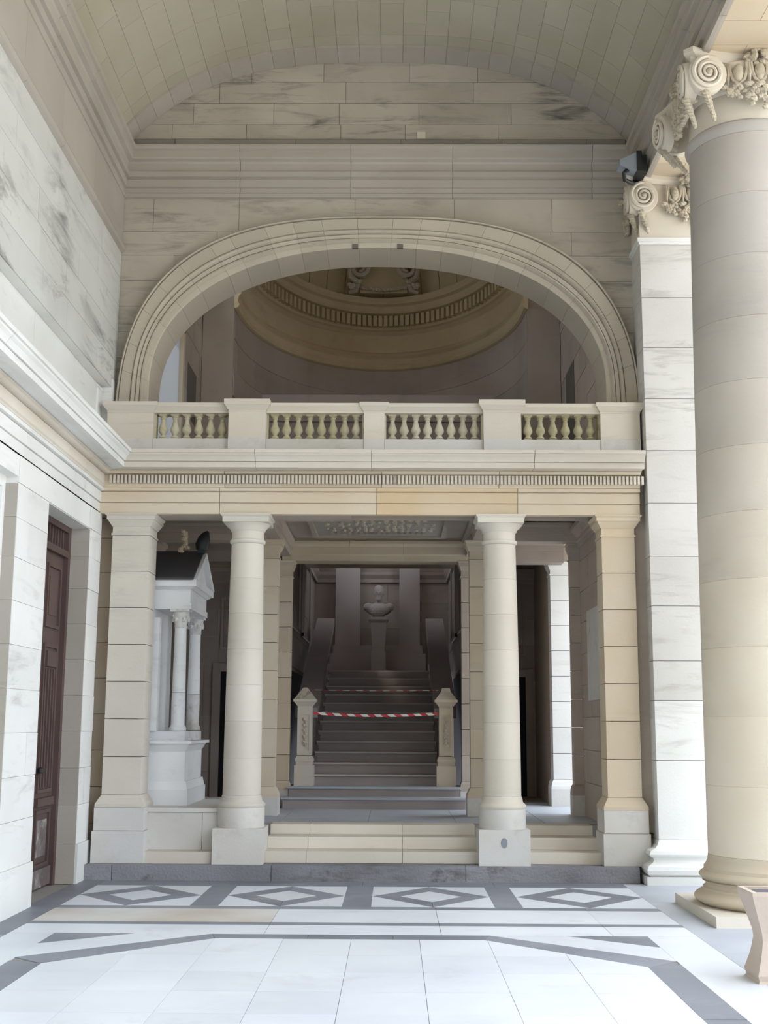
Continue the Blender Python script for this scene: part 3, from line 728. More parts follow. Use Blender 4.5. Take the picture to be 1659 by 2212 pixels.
hc = [(0, 4.05), (.03, 4.05), (.03, 4.12), (.08, 4.2), (.08, 4.25), (0, 4.28)]
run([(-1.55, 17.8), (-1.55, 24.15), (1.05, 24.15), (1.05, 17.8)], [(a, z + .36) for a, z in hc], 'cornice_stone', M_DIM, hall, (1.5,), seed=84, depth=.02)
# niche, pilasters and base at the landing
G().box(-1.15, -.67, 23.98, 24.2, 3.02, 5.95).make('wall_pilaster', M_STAIR, hall); G().box(.10, .50, 23.98, 24.2, 3.02, 5.95).make('wall_pilaster', M_STAIR, hall)
G().box(-1.19, .55, 23.90, 24.2, 3.0, 3.16).make('pilaster_base', M_STAIR, hall)
G().box(-1.25, .61, 23.80, 24.2, 2.55, 3.0).make('landing_block', M_STAIR, hall)
G().box(-1.58, 1.08, 22.6, 24.2, 2.2, 2.60).make('landing', M_STAIR, hall)
for k_, (xa, xb) in enumerate(((-1.575, -1.555), (1.055, 1.075))):
    black_sheet_ = struct('door_%d' % (4 + k_))
    G().box(xa, xb, 17.66, 22.0, .53, 2.45).make('door_leaf', M_DARK, black_sheet_)  # added black sheet on the stair wall in place of darkness, no door
# the staircase
sx0, sx1 = -1.15, .62
t = thing('staircase', 'broad dim staircase rising between two newel posts towards the bust', 'staircase', (-.26, 17.0, .523))
G().box(-1.50, .97, 16.98, 17.8, .523, .645).make('step', M_STAIR, t)
G().box(-1.52, .99, 16.95, 17.8, .645, .672).make('nosing', M_TILEB, t)
G().box(-1.44, .91, 17.28, 17.9, .672, .775).make('step', M_STAIR, t)
G().box(-1.46, .93, 17.25, 17.9, .775, .802).make('nosing', M_TILEB, t)
n = 12; rise = (2.60 - .802) / n; tread = .405
for i in range(n):
    y = 17.72 + i * tread; z = .802 + i * rise
    G().box(sx0 - .02, sx1 + .02, y, y + tread + .1, z, z + rise - .025).make('step', M_STAIR, t)
    G().box(sx0 - .02, sx1 + .02, y - .045, y + tread + .1, z + rise - .025, z + rise).make('nosing', M_NOSE, t)
# banister walls
for s, (a, b), lb in ((-1, (-1.38, -1.14), 'left sloping stone banister of the staircase'), (1, (.62, .86), 'right sloping stone banister of the staircase')):
    bt = thing('banister', lb, 'banister', ((a + b) / 2, 17.9, .8), 'stair banisters')
    y0, y1 = 17.9, 22.7; z0, z1 = 1.72, 3.42
    fX = lambda u, v, ww: (ww, u, v)
    G().prism([(y0, .80), (y0, .80 + .15), (y1, 2.75), (y1, 2.4)], fX, a, b).make('string', M_STAIR, bt)
    G().prism([(y0, z0 + .02), (y0, z0 + .16), (y1, z1 + .16), (y1, z1 + .02)], fX, a - .04, b + .04).make('coping', M_STAIR, bt)
    for k in range(22):
        yy = y0 + .12 + k * .21; zb = .95 + (yy - y0) / (y1 - y0) * 1.80; zt = z0 + .03 + (yy - y0) / (y1 - y0) * (z1 - z0)
        cxm = (a + b) / 2; h = zt - zb
        G().lathe([(.05, zb - .05), (.05, zb + h * .08), (.03, zb + h * .14), (.062, zb + h * .32), (.055, zb + h * .45), (.028, zb + h * .72), (.034, zb + h * .85), (.05, zb + h * .9), (.05, zt + .03)], cxm, yy, 10).make('baluster', M_STAIR, bt, 50)
def newel(cx, lb, mat, worn):
    t = thing('newel_post', lb, 'newel post', (cx, 17.6, .802), 'newel posts at the foot of the stairs')
    A = lambda q: (cx - q, cx + q, 17.6 - q, 17.6 + q)
    G().box(*A(.135), .802, 1.08).make('plinth_block', mat, t)
    G().frustum(A(.115), 1.08, A(.115), 1.13).frustum(A(.125), 1.13, A(.125), 1.17).frustum(A(.125), 1.17, A(.10), 1.21).make('base', mat, t)
    sh = G().box(*A(.10), 1.22, 1.90).make('shaft', mat, t)
    # raised frame on the front and sides around a hanging carved drop
    for (x0, x1, z0, z1) in ((-.10, -.065, 1.24, 1.88), (.065, .10, 1.24, 1.88), (-.065, .065, 1.24, 1.28), (-.065, .065, 1.78, 1.88)):
        G().box(cx + x0, cx + x1, 17.485, 17.5, z0, z1).make('panel_frame', mat, sh)
    g = G()
    for i in range(10): g.blob((cx + .012 * (-1) ** i, 17.49, 1.36 + i * .04), (.032 - .001 * i, .02, .03), i, 6, 4)
    g.make('carved_drop', M_CARV, sh)
    G().frustum(A(.105), 1.90, A(.15), 1.96).box(*A(.16), 1.96, 1.995).make('cap_moulding', mat, t)
    G().frustum(A(.15), 1.995, A(.09), 2.08).frustum(A(.09), 2.08, A(.075), 2.10).frustum(A(.07), 2.10, A(.03 if worn else .055), 2.16).make('cap', M_CARV, t)
    return t
newel(-1.255, 'left stone newel post with a broken pyramid cap', M_PALE, True)
newel(.735, 'right stone newel post with a hollow carved front panel', M_WARM, False)
# tapes
for z, lb, hw in ((2.125, 'upper thin red and white barrier tape across the stairs', .008), (1.80, 'lower red and white barrier tape across the stairs', .018)):
    g = G(); n = 24; v = []; f = []
    for i in range(n + 1):
        u = i / n; x = -1.13 + 1.75 * u; sag = -.03 * 4 * u * (1 - u) * (1 if z < 2 else .3); tw = .25 * math.sin(u * 9) if z < 2 else 1.1
        for k in (-1, 1):
            for th in (-.0015, .0015): v.append((x, 17.48 + th + k * hw * math.sin(tw), z + sag + k * hw * math.cos(tw)))
    for i in range(n):
        a, b = i * 4, i * 4 + 4
        f += [(a, b, b + 2, a + 2), (a + 1, a + 3, b + 3, b + 1), (a, a + 1, b + 1, b), (a + 2, b + 2, b + 3, a + 3)]
    tag(mesh('barrier_tape', v, f, M_TAPE, loc=(-.25, 17.48, z)), lb, 'barrier tape', 'barrier tapes')
# pedestal and bust
t = thing('bust_pedestal', 'tapering stone pedestal standing in the niche above the stairs', 'pedestal', (-.30, 23.6, 2.6))
A = lambda q: (-.30 - q, -.30 + q, 23.6 - q, 23.6 + q)
G().box(*A(.14), 2.60, 3.02).make('base_block', M_BUST, t)
G().frustum(A(.115), 3.02, A(.15), 3.56).make('shaft', M_BUST, t)
G().frustum(A(.15), 3.56, A(.19), 3.62).box(*A(.19), 3.62, 3.67).make('cap', M_BUST, t)
g = G()
g.lathe([(.05, 3.66), (.11, 3.665), (.12, 3.69), (.07, 3.72), (.06, 3.76)], -.30, 23.6, 24)
bs = G().blob((-.30, 23.6, 3.83), (.26, .15, .13), 1, 16, 10, 0).blob((-.50, 23.6, 3.87), (.10, .12, .09), 2, 12, 8, 0).blob((-.10, 23.6, 3.87), (.10, .12, .09), 3, 12, 8, 0)
bs.blob((-.30, 23.53, 3.80), (.17, .12, .13), 4, 14, 8, 0)
bs.lathe([(.075, 3.86), (.07, 3.95), (.068, 4.06)], -.30, 23.58, 16)
bs.blob((-.30, 23.57, 4.15), (.088, .105, .13), 5, 18, 12, 0).blob((-.30, 23.545, 4.05), (.06, .075, .06), 6, 12, 8, 0).blob((-.30, 23.465, 4.12), (.014, .025, .03), 7, 8, 6, 0)
bs.blob((-.30, 23.60, 4.21), (.096, .11, .09), 8, 14, 9, 0).blob((-.39, 23.58, 4.13), (.014, .025, .035), 9, 8, 6, 0).blob((-.21, 23.58, 4.13), (.014, .025, .035), 10, 8, 6, 0)
bs.blob((-.33, 23.475, 4.155), (.022, .016, .010), 11, 8, 6, 0).blob((-.27, 23.475, 4.155), (.022, .016, .010), 12, 8, 6, 0).blob((-.30, 23.48, 4.07), (.03, .02, .012), 13, 8, 6, 0)
bs.blob((-.30, 23.50, 4.02), (.05, .04, .05), 14, 10, 6, 0)
o = g.add(bs.v, bs.f).make('bust', M_BUST, None, loc=(-.30, 23.6, 3.66))
md = o.modifiers.new('fuse', 'REMESH'); md.mode = 'VOXEL'; md.voxel_size = .011; md.use_smooth_shade = True
tag(o, 'stone bust of a bearded man on the tapering pedestal above the stairs', 'bust')

# ================================================================ UPPER GALLERY AND APSE
ga = struct('wall_gallery')
g = G().box(-3.2, -2.95, 16.5, 18.2, 4.6, 8.4).box(-3.2, -2.95, 14.5, 16.5, 7.1, 8.4).box(2.52, 2.8, 14.5, 18.2, 4.6, 8.4)
g.box(-3.2, -2.95, 14.3, 14.9, 8.4, 10.4).box(-3.2, -2.95, 17.6, 18.2, 8.4, 10.4).box(2.52, 2.8, 14.3, 14.9, 8.4, 10.4).box(2.52, 2.8, 17.6, 18.2, 8.4, 10.4)  # gaps between these are unseen openings, added to light the apse
g.box(-3.0, 2.8, 14.1, 18.2, 4.5, 4.70).make('wall_core', M_INNER, ga)
zg = [4.7, 5.1, 5.5, 5.9, 6.3, 6.7, 7.1, 7.5, 7.9, 8.3]
courses(ga, wX(-2.95), 14.6, 18.0, zg, M_INNER, holes=[(14.6, 16.45, 0, 7.1), (16.75, 17.5, 0, 6.7)], seed=91, lens=(.6, .8))
courses(ga, wXn(2.52), 14.6, 18.0, zg, M_INNER, holes=[(16.6, 17.4, 0, 6.7)], seed=92, lens=(.6, .8))
G().box(-2.97, -2.935, 16.75, 17.5, 5.9, 6.7).make('dark_opening_plate', M_GROUTD, ga); G().box(-2.97, -2.91, 16.75, 17.5, 4.7, 5.9).make('recess_block', M_INNER, ga)  # flat dark plate, not hollow; the opening's shade is put into its colour
G().box(2.50, 2.525, 16.6, 17.4, 4.7, 6.7).make('dark_opening_plate', M_GROUTD, ga)
win = struct('window_1')
G().box(-3.01, -2.99, 14.55, 16.45, 4.7, 7.1).make('pane', M_PANE, win)
for a in ((14.5, 14.6, 4.7, 7.1), (16.37, 16.5, 4.7, 7.1), (14.5, 16.5, 7.02, 7.12), (14.5, 16.5, 4.68, 4.78)):
    G().box(-3.03, -2.935, *a).make('window_frame', M_WARM, win)
ap = struct('wall_apse')
acx, ay, ra, rb = -.22, 18.0, 2.24, 3.3
EN = 40
def ell(r, i, n=EN, q=1.0):
    th = PI - PI * i / n; return (acx + (ra + r) * math.cos(th) * q, ay + (rb + r) * math.sin(th) * q)
g = G()
for i in range(EN):
    a, b = ell(0, i), ell(0, i + 1); c, d = ell(.3, i), ell(.3, i + 1)
    g.add([(a[0], a[1], 4.6), (b[0], b[1], 4.6), (b[0], b[1], 9.3), (a[0], a[1], 9.3), (c[0], c[1], 4.6), (d[0], d[1], 4.6), (d[0], d[1], 9.3), (c[0], c[1], 9.3)], [(0, 1, 2, 3), (7, 6, 5, 4), (3, 2, 6, 7)])
g.box(-3.2, acx - ra + .0, 18.0, 18.3, 4.6, 10.4).box(acx + ra, 2.8, 18.0, 18.3, 4.6, 10.4).box(-3.0, 2.8, 17.9, 21.8, 4.4, 4.70)
g.make('wall_core', M_INNER, ap)
# curved courses
zz = [4.7, 5.2, 5.65, 6.1, 6.55, 7.0, 7.45, 7.9]
for ci in range(len(zz) - 1):
    for i in range(ci % 2, EN, 4):
        j = min(EN, i + 4); v = []; f = []
        pts = [ell(-.012, q) for q in range(i, j + 1)]; bk = [ell(.02, q) for q in range(i, j + 1)]
        for p, q in zip(pts, bk):
            for z in (zz[ci] + .003, zz[ci + 1] - .003): v += [(p[0], p[1], z), (q[0], q[1], z)]
        m = len(pts)
        for q in range(m - 1):
            a, b = q * 4, q * 4 + 4; f += [(a, b, b + 2, a + 2), (a, a + 1, b + 1, b), (a + 2, b + 2, b + 3, a + 3)]
        f += [(0, 2, 3, 1), (4 * m - 4, 4 * m - 3, 4 * m - 1, 4 * m - 2)]
        mesh('stone_block', v, f, M_INNER, ap)
aprof = [(0, 7.9), (.04, 7.92), (.06, 7.96), (.04, 8.0), (.03, 8.02), (.05, 8.1), (.09, 8.14), (.05, 8.2), (.03, 8.22), (.0, 8.24)]
fpro = [(.0, 8.24), (.0, 8.55), (.02, 8.57)]
cpro = [(.02, 8.57), (.06, 8.61), (.10, 8.63), (.10, 8.87), (.22, 8.90), (.24, 8.93), (.24, 9.02), (.30, 9.05), (.32, 9.10), (.32, 9.16), (.10, 9.2), (0.0, 9.25)]
ta = struct('trim_5')
pth = [(acx - ra + .02, 17.9)] + [ell(-.02, i) for i in range(EN + 1)] + [(acx + ra - .02, 17.9)]
for pr_, nm, mt in ((aprof, 'architrave_stone', M_APSE), (fpro, 'frieze_stone', M_APSE), (cpro, 'cornice_stone', M_APSE)):
    for k in range(0, len(pth) - 1, 6):
        sub = pth[k:k + 7]
        if len(sub) < 2: continue
        vv = G(); ns = [normal(sub[i], sub[i + 1]) for i in range(len(sub) - 1)]
        pp = [(-.02, pr_[0][1])] + pr_ + [(-.02, pr_[-1][1])]
        for i in range(len(sub) - 1):
            def e(q):
                gi = k + q
                a = normal(pth[max(0, gi - 1)], pth[max(1, gi)]); b = normal(pth[min(gi, len(pth) - 2)], pth[min(gi + 1, len(pth) - 1)])
                kk = 1 + a[0] * b[0] + a[1] * b[1]; return ((a[0] + b[0]) / kk, (a[1] + b[1]) / kk)
            vv.add(*piece(sub[i], e(i), sub[i + 1], e(i + 1), pp))
        vv.make(nm, mt, ta)
for i in range(62):       # block modillions in the dark band of the apse cornice
    th = PI - PI * (i + 2.5) / 66; r = -.165
    x, y = acx + (ra + r) * math.cos(th), ay + (rb + r) * math.sin(th); nx, ny = normal(ell(0, int((i + 2) * EN / 66)), ell(0, int((i + 2) * EN / 66) + 1))
    tx, ty = -ny, nx; v = []
    for a in (-.032, .032):
        for b in (-.045, .05):
            for z in (8.68, 8.87): v.append((x + tx * a + nx * b, y + ty * a + ny * b, z))
    mesh('dentil', v, BF, M_APSE, ta)
# side wall mouldings of the gallery
run([(-2.93, 14.6), (-2.93, 18.0)], [(0, 7.9), (.06, 7.96), (.03, 8.02), (.09, 8.14), (0, 8.24)], 'architrave_stone', M_INNER, ta, (1.2,), seed=95, depth=.01)
run([(2.50, 18.0), (2.50, 14.6)], [(0, 7.9), (.06, 7.96), (.03, 8.02), (.09, 8.14), (0, 8.24)], 'architrave_stone', M_INNER, ta, (1.2,), seed=96, depth=.01)
for x0, x1 in ((-2.93, -2.46), (2.02, 2.50)): G().box(x0, x1, 17.92, 18.0, 4.7, 7.9).make('pilaster', M_INNER, ap)
# half dome in gores
dm_ = struct('ceiling_apse')
for i in range(0, EN, 2):
    v = []; f = []; M = 8
    for q in range(M + 1):
        ph = PI / 2 * q / M * .98
        for j, ii in ((0, i), (1, i + 1), (2, i + 2)):
            th = PI - PI * (ii + (.03 if j == 0 else -.03 if j == 2 else 0)) / EN
            for r in (0, .15): v.append((acx + (ra + r) * math.cos(th) * math.cos(ph), ay + (rb + r) * math.sin(th) * math.cos(ph), 9.2 + (1.6 + r) * math.sin(ph)))
    for q in range(M):
        a, b = q * 6, q * 6 + 6
        f += [(a, a + 2, b + 2, b), (a + 2, a + 4, b + 4, b + 2), (a + 1, b + 1, b + 3, a + 3), (a + 3, b + 3, b + 5, a + 5), (a, b, b + 1, a + 1), (a + 4, a + 5, b + 5, b + 4)]
    f += [(0, 1, 3, 2), (2, 3, 5, 4)]
    mesh('dome_gore', v, f, M_APSE, dm_, 30)
G().box(-3.25, 2.9, 14.3, 18.1, 9.9, 10.4).make('ceiling_slab', M_INNER, dm_)
v = []; f = []                                   # outer shell of the half dome
for q in range(9):
    ph = PI / 2 * q / 8
    for i in range(EN + 1):
        th = PI - PI * i / EN; v.append((acx + (ra + .12) * math.cos(th) * math.cos(ph), ay + (rb + .12) * math.sin(th) * math.cos(ph), 9.10 + 1.75 * math.sin(ph)))
for q in range(8):
    for i in range(EN): f.append((q * (EN + 1) + i, q * (EN + 1) + i + 1, (q + 1) * (EN + 1) + i + 1, (q + 1) * (EN + 1) + i))
mesh('dome_shell', v, f, M_GROUTD, dm_)
# carved cartouche on the dome
t = thing('relief_cartouche', 'carved scroll cartouche with two curled consoles on the half dome', 'relief', (-.21, 21.0, 9.25))
for s in (-1, 1):
    g = G(); pts = []
    for i in range(26):
        u = i / 25; a = u * 3.6 * PI; r = .20 * (1 - u * .8)
        pts.append((-.21 + s * (.42 + r * math.cos(a)), 20.72 + .02 * u, 9.62 + r * .9 * math.sin(a)))
    g.tube(pts, [.05 * (1 - .5 * i / 25) for i in range(26)], 7)
    g.tube([(-.21 + s * .60, 20.75, 9.66), (-.21 + s * .58, 20.8, 9.50), (-.21 + s * .45, 20.85, 9.40), (-.21 + s * .50, 20.9, 9.28), (-.21 + s * .62, 20.9, 9.24)], [.05, .06, .07, .06, .03], 7)
    for k in range(8): g.blob((-.21 + s * (.36 + .035 * k), 20.78, 9.50 - .03 * k + .05 * math.sin(k * 2)), (.05, .04, .05), k, 6, 4)
    g.make('console_scroll', M_CARV, t, 40)
g = G()
for k in range(15): g.blob((-.21 + (k - 7) * .055, 20.88, 9.33 - .05 * math.cos((k - 7) / 7 * 1.4)), (.04, .04, .035), k, 6, 4)
g.make('garland', M_CARV, t)
G().box(-.63, .21, 20.93, 21.0, 9.24, 9.75).make('blank_shield', M_APSE, t)

# ================================================================ BALUSTRADE
t = thing('balustrade', 'stone balustrade of bulbous balusters above the porch cornice', 'balustrade', (-.25, 13.75, 4.66))
BY0, BY1 = 13.66, 13.90
peds = [(-3.30, -2.77, 0, 0), (-1.90, -1.475, .05, .02), (-.355, -.12, 0, 0), (1.01, 1.435, .05, .02), (2.35, 2.80, .0, 0)]
for a, b, f_, h in peds:
    G().box(a, b, BY0 - f_, BY1, 4.86, 5.165).make('pedestal', M_PALE, t)
    G().box(a - .0, b + .0, BY0 - f_ - .015, BY1, 4.655, 4.858).make('pedestal_base', M_BASE, t)
    A = lambda q: (a - q, b + q, BY0 - f_ - q, BY1 + q)
    G().box(*A(.004), 5.165, 5.19).frustum(A(.01), 5.19, A(.045), 5.24).box(*A(.05), 5.24, 5.285 + h).make('pedestal_cap', M_PALE, t)
# one baluster, then copies of it
bal = G()
bx, by = 0.0, 13.79
bal.box(-.048, .048, by - .048, by + .048, 4.86, 4.885)
bal.lathe([(.030, 4.885), (.044, 4.895), (.044, 4.908), (.026, 4.925), (.030, 4.94), (.05, 4.965), (.054, 4.985), (.05, 5.01), (.036, 5.04), (.026, 5.08), (.024, 5.11), (.034, 5.118), (.034, 5.128), (.028, 5.134), (.044, 5.15)], 0, by, 16)
bal.box(-.046, .046, by - .046, by + .046, 5.15, 5.167)
bo = None
for (a, b), nb in (((-2.77, -1.90), 6), ((-1.475, -.355), 8), ((-.12, 1.01), 8), ((1.435, 2.35), 6)):
    G().box(a + .002, b - .002, BY0 - .005, BY1, 4.655, 4.858).make('bottom_rail', M_BASE, t)
    A = lambda q: (a + .002, b - .002, BY0 + .02 - q, BY1 - .02 + q)
    G().box(*A(0), 5.167, 5.19).frustum(A(.0), 5.19, A(.03), 5.235).box(*A(.035), 5.235, 5.28).make('top_rail', M_PALE, t)
    for side in (a, b):
        e = .02; G().box(min(side, side + (e if side == a else -e)), max(side, side + (e if side == a else -e)), by - .05, by + .05, 4.86, 5.165).make('half_baluster', M_BALU, t)
    sp = (b - a) / (nb + .35)
    for k in range(nb):
        x = a + sp * (k + .675)
        if bo is None: bo = bal.make('baluster', M_BALU, t, 50); ob = bo
        else: ob = bo.copy(); COL.objects.link(ob); ob.parent = t
        ob.location.x = x

# ================================================================ GREAT COLUMN AND PIER ON THE RIGHT
def volute(g, c, u, v, n, R, th, turns=2.6, inv=1, drop=True):
    """spiral scroll: centre c, in-plane axes u (sideways), v (up), n = outward normal"""
    c, u, v, n = Vector(c), Vector(u), Vector(v), Vector(n)
    m = 28; vs_, fs = [], []
    prof = [(R, -th), (R, -.012), (R * .96, 0), (.0, 0)]
    for i in range(m):
        a = 2 * PI * i / m
        for r, w_ in prof[:3]: vs_.append(c + (u * math.cos(a) + v * math.sin(a)) * r + n * w_)
    for i in range(m):
        j = (i + 1) % m
        for k in range(2): fs.append((i * 3 + k, j * 3 + k, j * 3 + k + 1, i * 3 + k + 1))
    fs.append(tuple(i * 3 + 2 for i in range(m))); fs.append(tuple(i * 3 for i in range(m))[::-1])
    g.add(vs_, fs)
    pts = []; rr = []
    for i in range(64):
        t_ = i / 63; a = PI / 2 - inv * t_ * turns * 2 * PI; r = R * (.86 - .70 * t_ ** .85)
        pts.append(c + (u * math.cos(a) + v * math.sin(a)) * r + n * (.012 + .02 * t_)); rr.append(R * (.125 - .055 * t_))
    g.tube(pts, rr, 6)
    g.blob(c + n * .02, (R * .17,) * 3, 3, 10, 6)
def ionic_capital(t, cx, cy, zt, half, r_sh, zb, mat, pf, pt_, square=False):
    """angular Ionic capital: concave abacus, corner volutes, egg moulding, centre flowers, festoons"""
    zA = zt
    g = G(); m = 12; pts = []
    for k in range(4):
        a0 = -3 * PI / 4 + k * PI / 2
        p = Vector((math.cos(a0), math.sin(a0))) * half * 1.38; q = Vector((math.cos(a0 + PI / 2), math.sin(a0 + PI / 2))) * half * 1.38
        nn = -(p + q).normalized(); tt = (q - p).normalized()
        for i in range(m + 1):
            u = i / m; e = p + tt * half * .10 + (q - tt * half * .10 - p - tt * half * .10) * u + nn * (half * .20 * 4 * u * (1 - u)); pts.append((cx + e.x, cy + e.y))
    def sc(k): return [(cx + (x - cx) * k, cy + (y - cy) * k) for x, y in pts]
    n = len(pts)
    lv = [(.93, zA - .085), (.95, zA - .07), (1.0, zA - .045), (1.0, zA)]
    v = []; f = []
    for k, z in lv: v += [(x, y, z) for x, y in sc(k)]
    for l in range(3):
        for i in range(n): f.append((l * n + i, l * n + (i + 1) % n, (l + 1) * n + (i + 1) % n, (l + 1) * n + i))
    f += [tuple(range(n))[::-1], tuple(3 * n + i for i in range(n))]
    g.add(v, f); g.make('abacus', mat, t, 40)
    R = .185; zc = zA - .085 - R
    for (nx, ny) in ((0, -1), (-1, 0), (0, 1), (1, 0)):
        tx, ty = -ny, nx
        for sg in (-1, 1):
            c_ = Vector((cx + nx * pf + tx * pt_ * sg, cy + ny * pf + ty * pt_ * sg, zc))
            n_ = Vector((nx - tx * sg * .10, ny - ty * sg * .10, -.06)).normalized()
            u_ = Vector((0, 0, 1)).cross(n_).normalized(); v_ = n_.cross(u_); inv = 1 if u_.dot(Vector((tx * sg, ty * sg, 0))) > 0 else -1
            g = G(); volute(g, c_, u_, v_, n_, R, .10, inv=inv); vo = g.make('volute', mat, t, 45)
            G().blob(c_ + n_ * .035, (.034,) * 3, 3, 12, 8, 0).make('volute_eye', M_CARV, vo, 40)
    for sx in (-1, 1):          # ribbed bolster joining the two scrolls of each corner
        for sy in (-1, 1):
            d = Vector((sx, sy, 0)); a = Vector((cx + sx * pt_, cy + sy * (pf - .08), zc)); b = Vector((cx + sx * (pf - .08), cy + sy * pt_, zc))
            g = G()
            for z_, r_ in ((.13, .05), (.07, .06), (0, .065), (-.07, .06), (-.13, .05)):
                mid = (a + b) / 2 + d * .03
                g.tube([a + Vector((0, 0, z_)), mid + Vector((0, 0, z_ * .7)), b + Vector((0, 0, z_))], [r_, r_ * .8, r_], 8)
            g.box(*sorted((cx + sx * (pt_ - .12), cx + sx * (pf - .05))), *sorted((cy + sy * (pt_ - .12), cy + sy * (pf - .05))), zc + R * .6, zA - .07)
            g.make('bolster', mat, t, 45)
    g = G()
    if square:
        q = r_sh; g.box(cx - q, cx + q, cy - q, cy + q, zb, zA - .08)
    else:
        g.lathe([(r_sh, zb), (r_sh, zA - .34), (r_sh + .02, zA - .33), (r_sh + .10, zA - .18), (r_sh + .10, zA - .08)], cx, cy, 48)
    g.make('bell', mat, t, 40)
    # egg and dart, flowers, festoons on the four faces
    k0 = 0
    for (nx, ny) in ((0, -1), (-1, 0), (0, 1), (1, 0)):
        eg = G(); fl = G(); fe = G()
        tx, ty = -ny, nx; q = r_sh + (.02 if square else .085)
        def at(w_, out, z): 
            dd = q + out - (0 if square else (q - math.sqrt(max(.02, q * q - w_ * w_))))
            return (cx + nx * dd + tx * w_, cy + ny * dd + ty * w_, z)
        for i in (-1, 0, 1):
            w_ = i * .19
            eg.blob(at(w_, .03, zA - .215), (.052, .052, .095), k0, 12, 9, 0); k0 += 1
            for sg in (-1, 1): eg.tube([at(w_ + sg * .075, .03, zA - .11), at(w_ + sg * .072, .04, zA - .20), at(w_ + sg * .045, .04, zA - .29), at(w_, .04, zA - .325)], [.018, .018, .015, .008], 6)
        for i in (-1.5, -.5, .5, 1.5): eg.tube([at(i * .19 * .98, .03, zA - .10), at(i * .19 * .98, .045, zA - .22), at(i * .19 * .98, .03, zA - .33)], [.012, .02, .006], 5)
        for i in range(-3, 4): fe.blob(at(i * .105, .045, zA - .345), (.05, .035, .03), i + 9, 7, 5)
        for i in range(30):
            rnd = random.Random(i * 7 + 3); a_ = rnd.uniform(0, 2 * PI); rr_ = math.sqrt(rnd.random()); a, b = .135 * rr_ * math.cos(a_), .085 * rr_ * math.sin(a_)
            d2 = half * .86 + .06 * (1 - rr_)
            fl.blob((cx + nx * d2 + tx * a, cy + ny * d2 + ty * a, zA - .055 + b), (.034, .034, .030), i, 6, 4)
        for i in range(64):
            rnd = random.Random(i * 11 + 5); w_ = rnd.uniform(-.30, .30); hh = .21 * (1 - abs(w_) / .31) + .03
            b = rnd.uniform(0, hh)
            fe.blob(at(w_, .05 - b * .1, zA - .36 - b), (.030, .030, .020 + rnd.random() * .02), i, 6, 4)
        for sg in (-1, 1):   # hanging leaf below each scroll
            for i in range(9):
                b = i * .026; ww = sg * (pt_ + .02 - i * .012)
                fe.blob((cx + nx * (pf - .03 - b * .45) + tx * ww, cy + ny * (pf - .03 - b * .45) + ty * ww, zc - R * .98 - b), (.045 - i * .003, .04 - i * .003, .035), i, 7, 5)
        eg.make('egg_moulding', M_CARV, t, 50)['kind'] = 'stuff'; fl.make('centre_flower', M_CARV, t); fe.make('leaf_festoon', M_CARV, t)['kind'] = 'stuff'

CXc, CYc = 3.43, 11.36
t = thing('great_column', 'giant round stone column with scrolled leafy capital at the right edge', 'column', (CXc, CYc, 0))
G().box(CXc - .755, CXc + .755, CYc - .755, CYc + .755, 0, .09).make('plinth', M_PALE, t)
def arcp(r, z0, z1, bulge, n=7): return [(r + bulge * math.sin(PI * i / n), z0 + (z1 - z0) * i / n) for i in range(n + 1)]
G().lathe(arcp(.66, .09, .215, .075) + [(.655, .22), (.655, .235)] + [(.655 - .03 * math.sin(PI * i / 6), .235 + .055 * i / 6) for i in range(1, 7)] + [(.66, .295)] + arcp(.64, .30, .385, .045) + [(.64, .39), (.64, .415)], CXc, CYc, 72).make('base', M_WARM, t, 40)
G().lathe([(.64, .415), (.625, .43), (.605, .47), (.598, .52)], CXc, CYc, 72).make('apophyge', M_WARM, t, 40)
shaft_drums(t, CXc, CYc, .52, 7.20, .597, .520, 11, M_DRUMS, 72)
G().lathe([(.52, 7.20), (.535, 7.215), (.555, 7.25), (.56, 7.275), (.555, 7.30), (.53, 7.315), (.522, 7.33)], CXc, CYc, 72).make('astragal', M_COLG, t, 40)
ionic_capital(t, CXc, CYc, 7.955, .73, .515, 7.33, M_PALE, .70, .505)

PX0, PX1, PY0 = 2.83, 4.03, 13.50; pcx, pcy = 3.43, 14.10
t = thing('great_pier', 'tall square pier with scrolled capital behind the giant column', 'pier', (pcx, pcy, 0))
A = lambda q: (PX0 - q, PX1 + q, PY0 - q, 14.7 + q)
g = G().box(*A(.17), 0, .085); g.make('plinth', M_WHITE, t)
g = G(); lv = [(.12, .085), (.155, .11), (.165, .15), (.155, .19), (.12, .21), (.09, .225), (.075, .25), (.085, .275), (.11, .285), (.125, .31), (.115, .345), (.08, .36), (.05, .37), (.02, .40), (.0, .45)]
for (a, za), (b, zb) in zip(lv[:-1], lv[1:]): g.frustum(A(a), za, A(b), zb)
g.make('base', M_WHITE, t)
zs = [.45, 1.28, 1.92, 2.35, 2.95, 3.5, 4.1, 4.7, 5.3, 5.9, 6.5, 7.14]
for i, (a, b) in enumerate(zip(zs[:-1], zs[1:])): G().box(*A(0), a + .003, b - .003).make('shaft_block', M_WHITE if i < 2 else M_PIERU, t)
G().box(*A(.012), 7.14, 7.17).box(*A(.03), 7.17, 7.215).frustum(A(.03), 7.215, A(0), 7.235).make('astragal', M_WHITE, t)
ionic_capital(t, pcx, pcy, 7.955, .82, .60, 7.235, M_PALE, .72, .57, square=True)

